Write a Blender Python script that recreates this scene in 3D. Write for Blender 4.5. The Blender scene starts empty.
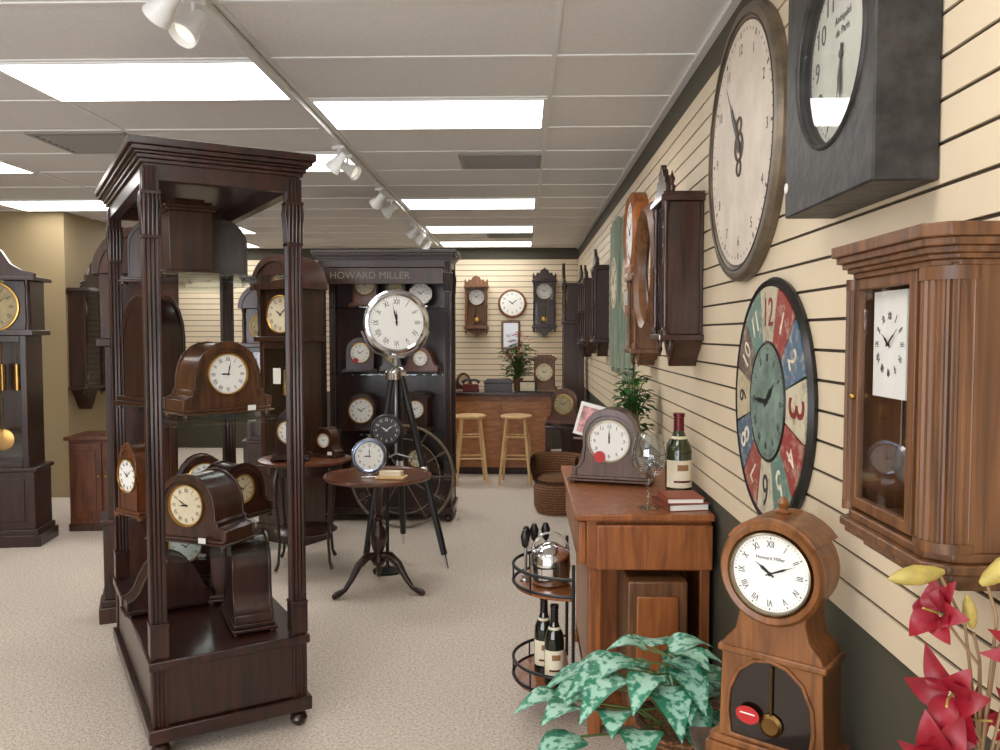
import bpy, bmesh, math, random
from mathutils import Matrix, Vector
random.seed(7)
S=bpy.context.scene; COL=S.collection
pi=math.pi; sin=math.sin; cos=math.cos; rad=math.radians

# ---------------------------------------------------------------- mesh builder
class B:
    def __init__(s): s.v=[];s.f=[];s.mi=[];s.uv=[];s.M=Matrix();s.m=0
    def add(s,vs,fs,uv=None):
        o=len(s.v)
        for i,p in enumerate(vs):
            s.v.append(tuple(s.M@Vector(p))); s.uv.append(uv[i] if uv else (0,0,0))
        for f in fs: s.f.append([o+i for i in f]); s.mi.append(s.m)
        return s
    def bx(s,x0,x1,y0,y1,z0,z1):
        return s.add([(x0,y0,z0),(x1,y0,z0),(x1,y1,z0),(x0,y1,z0),(x0,y0,z1),(x1,y0,z1),(x1,y1,z1),(x0,y1,z1)],
          [(0,3,2,1),(4,5,6,7),(0,1,5,4),(1,2,6,5),(2,3,7,6),(3,0,4,7)])
    def box(s,c,d):
        return s.bx(c[0]-d[0]/2,c[0]+d[0]/2,c[1]-d[1]/2,c[1]+d[1]/2,c[2]-d[2]/2,c[2]+d[2]/2)
    def prism(s,pts,a0,a1,axis='y'):
        n=len(pts)
        if axis=='y': g=lambda p,a:(p[0],a,p[1])
        elif axis=='z': g=lambda p,a:(p[0],p[1],a)
        else: g=lambda p,a:(a,p[0],p[1])
        vs=[g(p,a0) for p in pts]+[g(p,a1) for p in pts]
        fs=[list(range(n)),list(range(2*n-1,n-1,-1))]+[(i,(i+1)%n,n+(i+1)%n,n+i) for i in range(n)]
        return s.add(vs,fs)
    def band(s,outer,inner,a0,a1,axis='y'):
        n=len(outer)
        if axis=='y': g=lambda p,a:(p[0],a,p[1])
        elif axis=='z': g=lambda p,a:(p[0],p[1],a)
        else: g=lambda p,a:(a,p[0],p[1])
        vs=[g(p,a0) for p in outer]+[g(p,a0) for p in inner]+[g(p,a1) for p in outer]+[g(p,a1) for p in inner]
        fs=[]
        for i in range(n):
            j=(i+1)%n
            fs+=[(i,j,n+j,n+i),(2*n+i,3*n+i,3*n+j,2*n+j),(i,2*n+i,2*n+j,j),(n+i,n+j,3*n+j,3*n+i)]
        return s.add(vs,fs)
    def lathe(s,prof,c=(0,0,0),seg=24,axis='z',closed=False,a0=0,a1=2*pi):
        full=abs(a1-a0-2*pi)<1e-6
        ns=seg if full else seg+1
        vs=[];m=len(prof)
        for k in range(ns):
            a=a0+(a1-a0)*k/seg
            for r,z in prof:
                x,y=r*cos(a),r*sin(a)
                if axis=='z': p=(x,y,z)
                elif axis=='y': p=(x,z,y)
                else: p=(z,x,y)
                vs.append((p[0]+c[0],p[1]+c[1],p[2]+c[2]))
        fs=[]
        for k in range(seg):
            k2=(k+1)%ns
            for i in range(m if closed else m-1):
                j=(i+1)%m
                fs.append((k*m+i,k2*m+i,k2*m+j,k*m+j))
        if full and not closed:
            if prof[0][0]>1e-6: fs.append([k*m for k in range(ns)][::-1])
            if prof[-1][0]>1e-6: fs.append([k*m+m-1 for k in range(ns)])
        return s.add(vs,fs)
    def cyl(s,c,r,h,seg=24,axis='z',r2=None):
        return s.lathe([(r,0),(r if r2 is None else r2,h)],c,seg,axis)
    def torus(s,c,R,r,axis='z',seg=36,rs=8,a0=0,a1=2*pi):
        return s.lathe([(R+r*cos(2*pi*i/rs),r*sin(2*pi*i/rs)) for i in range(rs)],c,seg,axis,True,a0,a1)
    def sphere(s,c,r,seg=16,rings=10,sz=1):
        return s.lathe([(max(r*sin(pi*i/rings),1e-5 if i in(0,rings) else 0),-r*sz*cos(pi*i/rings)) for i in range(rings+1)],c,seg)
    def tube(s,path,r,seg=8):
        P=[Vector(p) for p in path];n=len(P)
        rr=r if isinstance(r,(list,tuple)) else [r]*n
        vs=[];up=None
        for i in range(n):
            t=(P[min(i+1,n-1)]-P[max(i-1,0)]).normalized()
            if up is None:
                up=Vector((0,0,1)) if abs(t.z)<.9 else Vector((1,0,0))
            a=t.cross(up)
            if a.length<1e-4: a=t.cross(Vector((0,1,0)))
            a.normalize(); b2=a.cross(t).normalized(); up=b2
            for k in range(seg):
                q=2*pi*k/seg
                vs.append(tuple(P[i]+a*cos(q)*rr[i]+b2*sin(q)*rr[i]))
        fs=[(i*seg+k,i*seg+(k+1)%seg,(i+1)*seg+(k+1)%seg,(i+1)*seg+k) for i in range(n-1) for k in range(seg)]
        fs.append(list(range(seg))[::-1]); fs.append([(n-1)*seg+k for k in range(seg)])
        return s.add(vs,fs)
    def leaf(s,base,d,L,w,droop=.3,n=7,fold=.12,tip=.75,wave=0):
        base=Vector(base);d=Vector(d).normalized()
        side=d.cross(Vector((0,0,1)))
        if side.length<.05: side=Vector((1,0,0))
        side.normalize(); up=side.cross(d).normalized()
        vs=[];uv=[]
        for i in range(n+1):
            t=i/n
            p=base+d*L*t+Vector((0,0,-droop*L*t*t))
            wd=w/2*max(.02,sin(pi*t**tip))
            for u in (-1,-.5,0,.5,1):
                vs.append(tuple(p+side*u*wd+up*(abs(u)*wd*fold*2+wave*w*sin(t*9+u*3)*abs(u))))
                uv.append((u,t,0))
        fs=[(i*5+k,i*5+k+1,i*5+k+6,i*5+k+5) for i in range(n) for k in range(4)]
        return s.add(vs,fs,uv)
    def text(s,txt,size,M,depth=.001):
        vs,fs=textgeo(txt,depth/size if size else 0)
        o=s.M; s.M=o@M
        s.add([(x*size,-z*size,y*size) for x,y,z in vs],fs); s.M=o
        return s
_tc={}
def textgeo(txt,ex):
    k=(txt,round(ex,3))
    if k in _tc: return _tc[k]
    c=bpy.data.curves.new('t','FONT'); c.body=txt; c.size=1; c.align_x='CENTER'; c.align_y='CENTER'
    c.extrude=ex; c.resolution_u=3
    o=bpy.data.objects.new('t',c); COL.objects.link(o)
    dg=bpy.context.evaluated_depsgraph_get(); dg.update()
    me=bpy.data.meshes.new_from_object(o.evaluated_get(dg))
    r=([tuple(v.co) for v in me.vertices],[list(p.vertices) for p in me.polygons])
    bpy.data.objects.remove(o); bpy.data.meshes.remove(me); bpy.data.curves.remove(c)
    _tc[k]=r; return r

def mkobj(name,b,mats,bevel=0,ang=35):
    me=bpy.data.meshes.new(name); me.from_pydata(b.v,[],b.f)
    if not isinstance(mats,(list,tuple)): mats=[mats]
    for m in mats: me.materials.append(m)
    me.polygons.foreach_set('material_index',b.mi)
    at=me.attributes.new('leafuv','FLOAT_VECTOR','POINT')
    at.data.foreach_set('vector',[c for u in b.uv for c in u])
    bm=bmesh.new(); bm.from_mesh(me); bmesh.ops.recalc_face_normals(bm,faces=bm.faces); bm.to_mesh(me); bm.free()
    me.polygons.foreach_set('use_smooth',[True]*len(me.polygons))
    me.set_sharp_from_angle(angle=rad(ang))
    o=bpy.data.objects.new(name,me); COL.objects.link(o)
    if bevel:
        md=o.modifiers.new('b','BEVEL'); md.width=bevel; md.segments=2; md.limit_method='ANGLE'; md.angle_limit=rad(40)
    return o
def T(name,label,cat,loc=(0,0,0),rot=0,group=None):
    o=bpy.data.objects.new(name,None); o.empty_display_size=.05; COL.objects.link(o)
    o.location=loc; o.rotation_euler=(0,0,rad(rot)); o['label']=label; o['category']=cat
    if group: o['group']=group
    return o
def P(parent,name,b,mats,bevel=0,label=None,ang=35):
    o=mkobj(name,b,mats,bevel,ang); o.parent=parent
    if label: o['label']=label
    return o
def ST(name,b,mats,bevel=0):
    o=mkobj(name,b,mats,bevel); o['kind']='structure'; return o

# ---------------------------------------------------------------- materials
def srgb(r,g,b):
    f=lambda c:(c/255/12.92) if c/255<=.04045 else ((c/255+.055)/1.055)**2.4
    return (f(r),f(g),f(b),1)
def newm(name):
    m=bpy.data.materials.new(name); m.use_nodes=True
    nt=m.node_tree; return m,nt,nt.nodes['Principled BSDF']
def mat(name,c,rough=.5,metal=0,coat=0,bump=0,bscale=50,var=0,vscale=8):
    m,nt,p=newm(name)
    p.inputs['Base Color'].default_value=c; p.inputs['Roughness'].default_value=rough
    p.inputs['Metallic'].default_value=metal; p.inputs['Coat Weight'].default_value=coat
    tc=nt.nodes.new('ShaderNodeTexCoord')
    if bump:
        n=nt.nodes.new('ShaderNodeTexNoise'); n.inputs['Scale'].default_value=bscale; n.inputs['Detail'].default_value=4
        nt.links.new(tc.outputs['Object'],n.inputs['Vector'])
        bp=nt.nodes.new('ShaderNodeBump'); bp.inputs['Strength'].default_value=bump; bp.inputs['Distance'].default_value=.01
        nt.links.new(n.outputs['Fac'],bp.inputs['Height']); nt.links.new(bp.outputs['Normal'],p.inputs['Normal'])
    if var:
        n2=nt.nodes.new('ShaderNodeTexNoise'); n2.inputs['Scale'].default_value=vscale; n2.inputs['Detail'].default_value=6; n2.inputs['Roughness'].default_value=.6
        nt.links.new(tc.outputs['Object'],n2.inputs['Vector'])
        r=nt.nodes.new('ShaderNodeValToRGB')
        r.color_ramp.elements[0].position=.35; r.color_ramp.elements[1].position=.65
        r.color_ramp.elements[0].color=[x*(1-var) for x in c[:3]]+[1]
        r.color_ramp.elements[1].color=[min(1,x*(1+var)) for x in c[:3]]+[1]
        nt.links.new(n2.outputs['Fac'],r.inputs['Fac']); nt.links.new(r.outputs['Color'],p.inputs['Base Color'])
    return m
def worn(name,c,c2):
    m,nt,p=newm(name); N=nt.nodes;L=nt.links
    tc=N.new('ShaderNodeTexCoord'); n=N.new('ShaderNodeTexNoise'); n.inputs['Scale'].default_value=26; n.inputs['Detail'].default_value=8; n.inputs['Roughness'].default_value=.7
    L.new(tc.outputs['Object'],n.inputs['Vector'])
    r=N.new('ShaderNodeValToRGB'); r.color_ramp.elements[0].position=.5; r.color_ramp.elements[1].position=.72
    r.color_ramp.elements[0].color=c; r.color_ramp.elements[1].color=c2
    L.new(n.outputs['Fac'],r.inputs['Fac']); L.new(r.outputs['Color'],p.inputs['Base Color']); p.inputs['Roughness'].default_value=.7
    return m
def wood(name,c1,c2,rough=.3,sc=(14,14,1.4),coat=.3):
    m,nt,p=newm(name); N=nt.nodes; L=nt.links
    tc=N.new('ShaderNodeTexCoord'); mp=N.new('ShaderNodeMapping'); mp.inputs['Scale'].default_value=sc
    n=N.new('ShaderNodeTexNoise'); n.inputs['Scale'].default_value=2.2; n.inputs['Detail'].default_value=8; n.inputs['Distortion'].default_value=.8
    r=N.new('ShaderNodeValToRGB'); r.color_ramp.elements[0].position=.34; r.color_ramp.elements[1].position=.68
    r.color_ramp.elements[0].color=c1; r.color_ramp.elements[1].color=c2
    L.new(tc.outputs['Object'],mp.inputs['Vector']); L.new(mp.outputs['Vector'],n.inputs['Vector'])
    L.new(n.outputs['Fac'],r.inputs['Fac']); L.new(r.outputs['Color'],p.inputs['Base Color'])
    p.inputs['Roughness'].default_value=rough; p.inputs['Coat Weight'].default_value=coat; p.inputs['Coat Roughness'].default_value=.15
    return m
wd_dark=wood('mahogany dark',srgb(27,12,9),srgb(58,26,18))
wd_dark2=wood('walnut dark',srgb(36,19,12),srgb(72,39,24))
wd_mid=wood('chestnut',srgb(58,32,17),srgb(96,58,32))
wd_cherry=wood('cherry',srgb(70,35,19),srgb(110,60,32))
wd_red=wood('orange cherry',srgb(122,68,32),srgb(166,100,52),.4,(14,14,1.4),.15)
wd_honey=wood('honey',srgb(104,62,28),srgb(146,92,46),.38,(16,16,1.4),.15)
wd_brown=wood('brown walnut',srgb(82,52,29),srgb(126,84,50),.45,(22,22,1.2),.1)
wd_light=wood('natural pine',srgb(212,172,116),srgb(236,200,148),.4)
wd_ctr=wood('counter oak',srgb(148,94,54),srgb(184,124,76),.4,(3,3,12))
black=mat('black paint',srgb(24,23,23),.35)
blackm=mat('distressed black',srgb(46,44,43),.5,bump=.35,bscale=22,var=.6,vscale=16)
chrome=mat('chrome',srgb(225,225,228),.12,1)
steel=mat('brushed steel',srgb(190,190,190),.28,1)
dullm=mat('dull lettering',srgb(132,126,114),.5,.3)
brass=mat('brass',srgb(186,146,80),.28,1)
gold_dial=mat('gold dial',srgb(156,140,104),.45,.35,var=.15,vscale=20)
bronze=mat('bronze rim',srgb(118,106,90),.42,.6,var=.3,vscale=12)
wht=mat('dial white',srgb(242,241,235),.5)
cream=mat('dial cream',srgb(226,214,184),.55,var=.08,vscale=9)
cream2=mat('dial aged',srgb(226,214,198),.55,var=.1,vscale=7)
ashy=mat('antique metal',srgb(120,108,90),.6,.2,var=.25,vscale=12)
tealdial=mat('dial sage',srgb(116,136,124),.65,var=.35,vscale=14)
ink=mat('ink',srgb(22,20,20),.5)
greyink=mat('faded ink',srgb(88,76,66),.6)
paper=mat('paper',srgb(240,238,230),.6)
redtag=mat('red sticker',srgb(190,36,36),.5)
whitep=mat('white enamel',srgb(226,226,224),.35)
gridm=mat('grid white',srgb(232,232,230),.45)
olive=mat('olive paint',srgb(78,74,60),.7,bump=.05,bscale=120)
tan=mat('tan paint',srgb(150,132,98),.7,bump=.05,bscale=120)
beige=mat('slat beige',srgb(226,209,180),.5,var=.05,vscale=2)
groove=mat('groove dark',srgb(66,54,40),.7)
pot_white=mat('ceramic pot',srgb(150,96,60),.5)
recess_shade=mat('dark recess',srgb(26,16,11),.15,coat=.5)  # flat dark colour standing in for the shade inside clock cases
def glassm(name,tint=(1,1,1,1),base=.05,rough=.02,pw_=4,k_=.45):
    m,nt,p=newm(name); N=nt.nodes;L=nt.links; N.remove(p)
    out=N['Material Output']; t=N.new('ShaderNodeBsdfTransparent'); t.inputs['Color'].default_value=tint
    g=N.new('ShaderNodeBsdfGlossy'); g.inputs['Roughness'].default_value=rough
    lw=N.new('ShaderNodeLayerWeight'); lw.inputs['Blend'].default_value=.5
    pw=N.new('ShaderNodeMath'); pw.operation='POWER'; pw.inputs[1].default_value=pw_; L.new(lw.outputs['Facing'],pw.inputs[0])
    ma=N.new('ShaderNodeMath'); ma.operation='MULTIPLY_ADD'; ma.inputs[1].default_value=k_; ma.inputs[2].default_value=base; L.new(pw.outputs[0],ma.inputs[0])
    mx=N.new('ShaderNodeMixShader'); L.new(ma.outputs[0],mx.inputs['Fac'])
    L.new(t.outputs[0],mx.inputs[1]); L.new(g.outputs[0],mx.inputs[2]); L.new(mx.outputs[0],out.inputs['Surface'])
    return m
glass=glassm('pane glass',base=.04); gshelf=glassm('shelf glass',(.9,.96,.94,1),.05)
bottleg=mat('bottle glass',srgb(20,26,14),.08,coat=.6)
def emis(name,c,s):
    m,nt,p=newm(name); p.inputs['Base Color'].default_value=c
    p.inputs['Emission Color'].default_value=c; p.inputs['Emission Strength'].default_value=s; return m
panel_e=emis('fluorescent diffuser',(1,.985,.96,1),8.5)
bulb_e=emis('lamp lens',(1,.93,.8,1),.5)
def carpetm():
    m,nt,p=newm('carpet loop pile'); N=nt.nodes;L=nt.links
    tc=N.new('ShaderNodeTexCoord')
    n=N.new('ShaderNodeTexNoise'); n.inputs['Scale'].default_value=75; n.inputs['Detail'].default_value=5; n.inputs['Roughness'].default_value=.8
    v=N.new('ShaderNodeTexVoronoi'); v.inputs['Scale'].default_value=120
    L.new(tc.outputs['Object'],n.inputs['Vector']); L.new(tc.outputs['Object'],v.inputs['Vector'])
    r=N.new('ShaderNodeValToRGB'); r.color_ramp.elements[0].position=.34; r.color_ramp.elements[1].position=.56
    r.color_ramp.elements[0].color=srgb(164,149,133); r.color_ramp.elements[1].color=srgb(220,208,194)
    L.new(n.outputs['Fac'],r.inputs['Fac'])
    L.new(r.outputs['Color'],p.inputs['Base Color']); p.inputs['Roughness'].default_value=.95
    bp=N.new('ShaderNodeBump'); bp.inputs['Strength'].default_value=.35; bp.inputs['Distance'].default_value=.006
    L.new(v.outputs['Distance'],bp.inputs['Height']); L.new(bp.outputs['Normal'],p.inputs['Normal'])
    return m
carpet=carpetm()
tile=mat('acoustic tile',srgb(226,225,224),.9,bump=.08,bscale=90,var=.04,vscale=60)
def leafm(name,g1,g2,wht_amt,wc=srgb(214,228,212)):
    m,nt,p=newm(name); N=nt.nodes;L=nt.links
    a=N.new('ShaderNodeAttribute'); a.attribute_name='leafuv'
    sx=N.new('ShaderNodeSeparateXYZ'); L.new(a.outputs['Vector'],sx.inputs[0])
    ab=N.new('ShaderNodeMath'); ab.operation='ABSOLUTE'; L.new(sx.outputs['X'],ab.inputs[0])
    tc=N.new('ShaderNodeTexCoord'); n=N.new('ShaderNodeTexNoise'); n.inputs['Scale'].default_value=48; n.inputs['Detail'].default_value=3
    L.new(tc.outputs['Object'],n.inputs['Vector'])
    sb=N.new('ShaderNodeMath'); sb.operation='MULTIPLY_ADD'; sb.inputs[1].default_value=-.22; L.new(ab.outputs[0],sb.inputs[0]); L.new(n.outputs['Fac'],sb.inputs[2])
    r=N.new('ShaderNodeValToRGB'); r.color_ramp.elements[0].position=.33; r.color_ramp.elements[1].position=.45
    r.color_ramp.elements[0].color=(0,0,0,1)
    L.new(sb.outputs[0],r.inputs['Fac'])
    n3=N.new('ShaderNodeTexNoise'); n3.inputs['Scale'].default_value=9; L.new(tc.outputs['Object'],n3.inputs['Vector'])
    mg=N.new('ShaderNodeMixRGB'); mg.inputs['Color1'].default_value=g1; mg.inputs['Color2'].default_value=g2; L.new(n3.outputs['Fac'],mg.inputs['Fac'])
    mx=N.new('ShaderNodeMixRGB'); mx.inputs['Color2'].default_value=wc
    sc=N.new('ShaderNodeMath'); sc.operation='MULTIPLY'; sc.inputs[1].default_value=.8 if wht_amt else 0; L.new(r.outputs['Color'],sc.inputs[0])
    L.new(sc.outputs[0],mx.inputs['Fac']); L.new(mg.outputs['Color'],mx.inputs['Color1']); L.new(mx.outputs['Color'],p.inputs['Base Color'])
    p.inputs['Roughness'].default_value=.45
    return m
leafvar=leafm('variegated leaf',srgb(26,100,72),srgb(58,146,112),1,srgb(174,216,196))
leafgr=leafm('green leaf',srgb(24,66,28),srgb(62,118,48),0)
petal=leafm('red petal',srgb(96,6,22),srgb(172,18,44),0)
orange=mat('orange bloom',srgb(190,84,54),.6)
stemg=mat('stem green',srgb(96,112,60),.6); stemp=mat('stem pale',srgb(150,120,84),.6); budm=mat('bud yellow green',srgb(182,164,86),.5,var=.25,vscale=30)
soil=mat('soil',srgb(50,36,26),.9)
def wickerm():
    m,nt,p=newm('wicker'); N=nt.nodes;L=nt.links
    tc=N.new('ShaderNodeTexCoord'); w=N.new('ShaderNodeTexWave'); w.wave_type='BANDS'; w.bands_direction='Z'; w.inputs['Scale'].default_value=14; w.inputs['Distortion'].default_value=4; w.inputs['Detail'].default_value=2
    w.inputs['Detail Scale'].default_value=8
    L.new(tc.outputs['Object'],w.inputs['Vector'])
    r=N.new('ShaderNodeValToRGB'); r.color_ramp.elements[0].color=srgb(84,52,30); r.color_ramp.elements[1].color=srgb(168,116,72)
    L.new(w.outputs['Fac'],r.inputs['Fac']); L.new(r.outputs['Color'],p.inputs['Base Color'])
    bp=N.new('ShaderNodeBump'); bp.inputs['Distance'].default_value=.01; L.new(w.outputs['Fac'],bp.inputs['Height']); L.new(bp.outputs['Normal'],p.inputs['Normal'])
    p.inputs['Roughness'].default_value=.6
    return m
wicker=wickerm()

# ---------------------------------------------------------------- room shell
XR=.747; YB=11.5; H=2.78; XL=-7.0; YF=-2.6
ST('floor',B().bx(XL-.1,XR+.2,YF-.1,YB+.2,-.1,0),carpet)
ST('ceiling',B().bx(XL-.1,XR+.2,YF-.1,YB+.2,H,H+.1),tile)
Z0,Z1=.95,2.63; PIT=.0762
b=B(); b.bx(XR+.012,XR+.15,YF,YB+.15,0,H)
b.m=1; b.bx(XR+.006,XR+.012,YF+.02,YB-.002,Z0,Z1)
b.m=2
z=Z0
while z+PIT<=Z1+.01:
    b.bx(XR,XR+.008,YF+.02,YB-.013,z+.004,z+PIT-.004); z+=PIT
ST('wall_right',b,[olive,groove,beige])
b=B(); b.bx(XL,XR+.012,YB,YB+.15,0,H)
b.m=1; b.bx(XL,XR-.001,YB-.006,YB,Z0-.15,Z1)
b.m=2; z=Z0-2*PIT
while z+PIT<=Z1+.01:
    b.bx(XL,XR-.001,YB-.014,YB-.006,z+.004,z+PIT-.004); z+=PIT
ST('wall_back',b,[olive,groove,beige])
ST('wall_left',B().bx(XL-.1,XL,YF,YB,0,H),tan)
ST('wall_partition',B().bx(XL,-4.43,7.95,8.8,0,H),tan)
b=B(); b.bx(XL,XR+.012,YF-.1,YF,0,.5).bx(XL,XR+.012,YF-.1,YF,2.55,H).bx(XL,-5.5,YF-.1,YF,.5,2.55).bx(.45,XR+.012,YF-.1,YF,.5,2.55)
ST('wall_front',b,tan)
b=B()
for x in (-5.5,-3.52,-1.53,.41): b.bx(x,x+.04,YF-.08,YF-.02,.5,2.55)
b.bx(-5.5,.45,YF-.08,YF-.02,.5,.54).bx(-5.5,.45,YF-.08,YF-.02,2.51,2.55)
b.m=1; b.bx(-5.46,.41,YF-.055,YF-.05,.54,2.51)
ST('window_1',b,[whitep,glass])
b=B(); gx=[.13-1.22*k for k in range(0,6)]; gy=[4.2+.61*k for k in range(-11,12)]
for x in gx: b.bx(x-.011,x+.011,YF,YB-.02,H-.006,H)
for y in gy:
    if YF<y<YB-.03: b.bx(XL,XR,y-.011,y+.011,H-.0055,H)
ST('trim_1',b,gridm)
ST('trim_2',B().bx(XR-.02,XR+.012,YF,YB-.02,H-.02,H),gridm)
ST('baseboard_right',B().bx(XR-.005,XR+.012,YF,YB,0,.1),olive)

def clight(x0,y0):
    t=T('ceiling_light','rectangular recessed fluorescent ceiling light with glowing diffuser','ceiling light',(x0,y0,H),group='fluorescent ceiling panels')
    P(t,'frame',B().band([(.01,.01),(1.21,.01),(1.21,.6),(.01,.6)],[(.03,.025),(1.19,.025),(1.19,.585),(.03,.585)],-.012,-.0,axis='z'),gridm)
    P(t,'diffuser',B().bx(.03,1.19,.025,.585,-.011,-.002),panel_e)
L0=[(-1.09,4.2),(-2.35,3.59),(-2.35,5.42),(-1.09,7.25),(-1.09,9.08),(-1.09,10.6),(-4.75,5.42),(-4.75,7.25),(-4.3,9.08),(-4.75,10.6),(-4.75,2.37),(-1.09,1.0),(-3.53,0.6)]
for x,y in L0: clight(x,y)
steel_p=mat('vent paint',srgb(150,150,148),.5); ductm=mat('duct dark',srgb(50,50,50),.8)
def vent(x0,x1,y0,y1,n=8):
    t=T('ceiling_vent','grey metal louvred ceiling air vent','air vent',(x0,y0,H),group='ceiling air vents')
    w=x1-x0;d=y1-y0
    P(t,'frame',B().band([(0,0),(w,0),(w,d),(0,d)],[(.03,.03),(w-.03,.03),(w-.03,d-.03),(.03,d-.03)],-.012,0,axis='z'),steel_p)
    b=B()
    for i in range(n):
        y=.04+(d-.08)*i/(n-1); b.prism([(y-.012,-.001),(y-.008,-.001),(y+.012,-.012),(y+.008,-.012)],.03,w-.03,axis='x')
    P(t,'louvres',b,steel_p)
    P(t,'duct',B().bx(.03,w-.03,.03,d-.03,-.002,-.0005),ductm)
vent(-.43,.12,5.5,5.95); vent(-.43,.12,9.75,10.2); vent(-2.92,-2.33,4.84,5.38)

XT=-1.125
t=T('lighting_track','long white ceiling lighting track','track',(XT,0,H)); P(t,'rail',B().bx(-.018,.018,2.2,10.9,-.035,-.006),whitep,.002); P(t,'mount',B().bx(-.012,.012,2.3,10.8,-.006,-.0),whitep)
def head(y,rx,rz):
    t=T('track_spotlight','white adjustable track spotlight with flared head','spotlight',(XT,y,H-.035),rot=rz,group='track spotlights')
    P(t,'arm',B().bx(-.015,.015,-.04,.04,-.02,0).cyl((0,0,-.07),.008,.055,10),whitep,.002)
    b=B(); b.M=Matrix.Translation((0,0,-.085))@Matrix.Rotation(rad(rx),4,'X')
    b.lathe([(.001,.055),(.022,.05),(.03,.03),(.032,-.01),(.045,-.045),(.05,-.075),(.046,-.075),(.04,-.045),(.03,-.03),(.001,-.03)],seg=24)
    P(t,'lamp_shade',b,whitep)
    b=B(); b.M=Matrix.Translation((0,0,-.085))@Matrix.Rotation(rad(rx),4,'X'); b.cyl((0,0,-.05),.04,.008,20)
    P(t,'bulb',b,bulb_e)
for y,rx,rz in [(2.66,55,60),(2.86,40,150),(5.1,45,70),(5.35,60,250),(6.55,50,60),(7.1,50,100),(8.6,50,70),(9.2,50,80),(9.9,50,60)]: head(y,rx,rz)

# ---------------------------------------------------------------- clock pieces
ROM=['I','II','III','IV','V','VI','VII','VIII','IX','X','XI','XII']
ARA=[str(i) for i in range(1,13)]
def circ(c,r,n=40,a0=0): return [(c[0]+r*cos(a0+2*pi*i/n),c[1]+r*sin(a0+2*pi*i/n)) for i in range(n)]
def dial(parent,c,r,num='ticks',face=None,inkm=None,time=(10,9),brand=None,brand_z=.4,square=None,hand=None,nsz=.2,nr=.76,hw_=1,hl=1):
    face=face or wht; inkm=inkm or ink; hand=hand or ink
    x,y,z=c
    b=B()
    if square: b.bx(x-square[0]/2,x+square[0]/2,y-.003,y,z-square[1]/2,z+square[1]/2)
    else: b.cyl((x,y-.003,z),r,.003,48,'y')
    D=P(parent,'dial',b,face)
    b=B(); yy=y-.0036
    for i in range(60):
        a=2*pi*i/60; L=.05 if i%5==0 else .025; w=.012 if i%5==0 else .005
        b.M=Matrix.Translation((x,yy,z))@Matrix.Rotation(a,4,'Y')
        if r>.06 or i%5==0: b.bx(-w*r,w*r,-.0003,.0003,(.95-L)*r,.95*r)
    b.M=Matrix()
    if num!='ticks':
        for i in range(12):
            a=2*pi*(i+1)/12
            rr=nr*r
            if num=='roman': M=Matrix.Translation((x,yy,z))@Matrix.Rotation(a,4,'Y')@Matrix.Translation((0,0,rr))@Matrix.Diagonal((.8,1,1.15,1)); tx=ROM[i]
            else: M=Matrix.Translation((x+sin(a)*rr,yy,z+cos(a)*rr)); tx=ARA[i]
            b.text(tx,r*nsz*1.25,M,.0003)
    if brand: 
        for k,s in enumerate(brand): b.text(s,r*.13,Matrix.Translation((x,yy,z+r*(brand_z-.15*k))),.0003)
    P(D,'numerals',b,inkm)
    for nm,ang,L,w in (('hour_hand',(time[0]%12+time[1]/60)*30,.5*hl,.035*hw_),('minute_hand',time[1]*6,.75*hl,.024*hw_)):
        b=B(); b.M=Matrix.Translation((x,y-.0055 if nm[0]=='h' else y-.007,z))@Matrix.Rotation(rad(ang),4,'Y')
        b.prism([(-w*r*.6,-.12*r),(w*r*.6,-.12*r),(w*r*1.3,.5*L*r),(w*r*.4,.65*L*r),(0,L*r),(-w*r*.4,.65*L*r),(-w*r*1.3,.5*L*r)],-.0004,.0004)
        P(D,nm,b,hand)
    b=B().cyl((x,y-.0085,z),.05*r,.004,12,'y'); P(D,'hub',b,hand)
    return D
def bezel(parent,c,r,w,m,dep=.012):
    x,y,z=c
    b=B().lathe([(r-.001,0),(r,-dep*.5),(r+w*.3,-dep),(r+w*.75,-dep*.9),(r+w,-dep*.4),(r+w,.002),(r-.001,.002)],(x,y,z),48,'y',True)
    return P(parent,'bezel',b,m)
def pendulum(parent,x,y,ztop,L,r,m=None):
    b=B().tube([(x,y,ztop),(x,y,ztop-L)],.003 if r<.04 else .005,6)
    b.lathe([(.001,-.004),(r*.7,-.005),(r,0),(r*.7,.005),(.001,.004)],(x,y,ztop-L),28,'y')
    return P(parent,'pendulum',b,m or brass)

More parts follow.
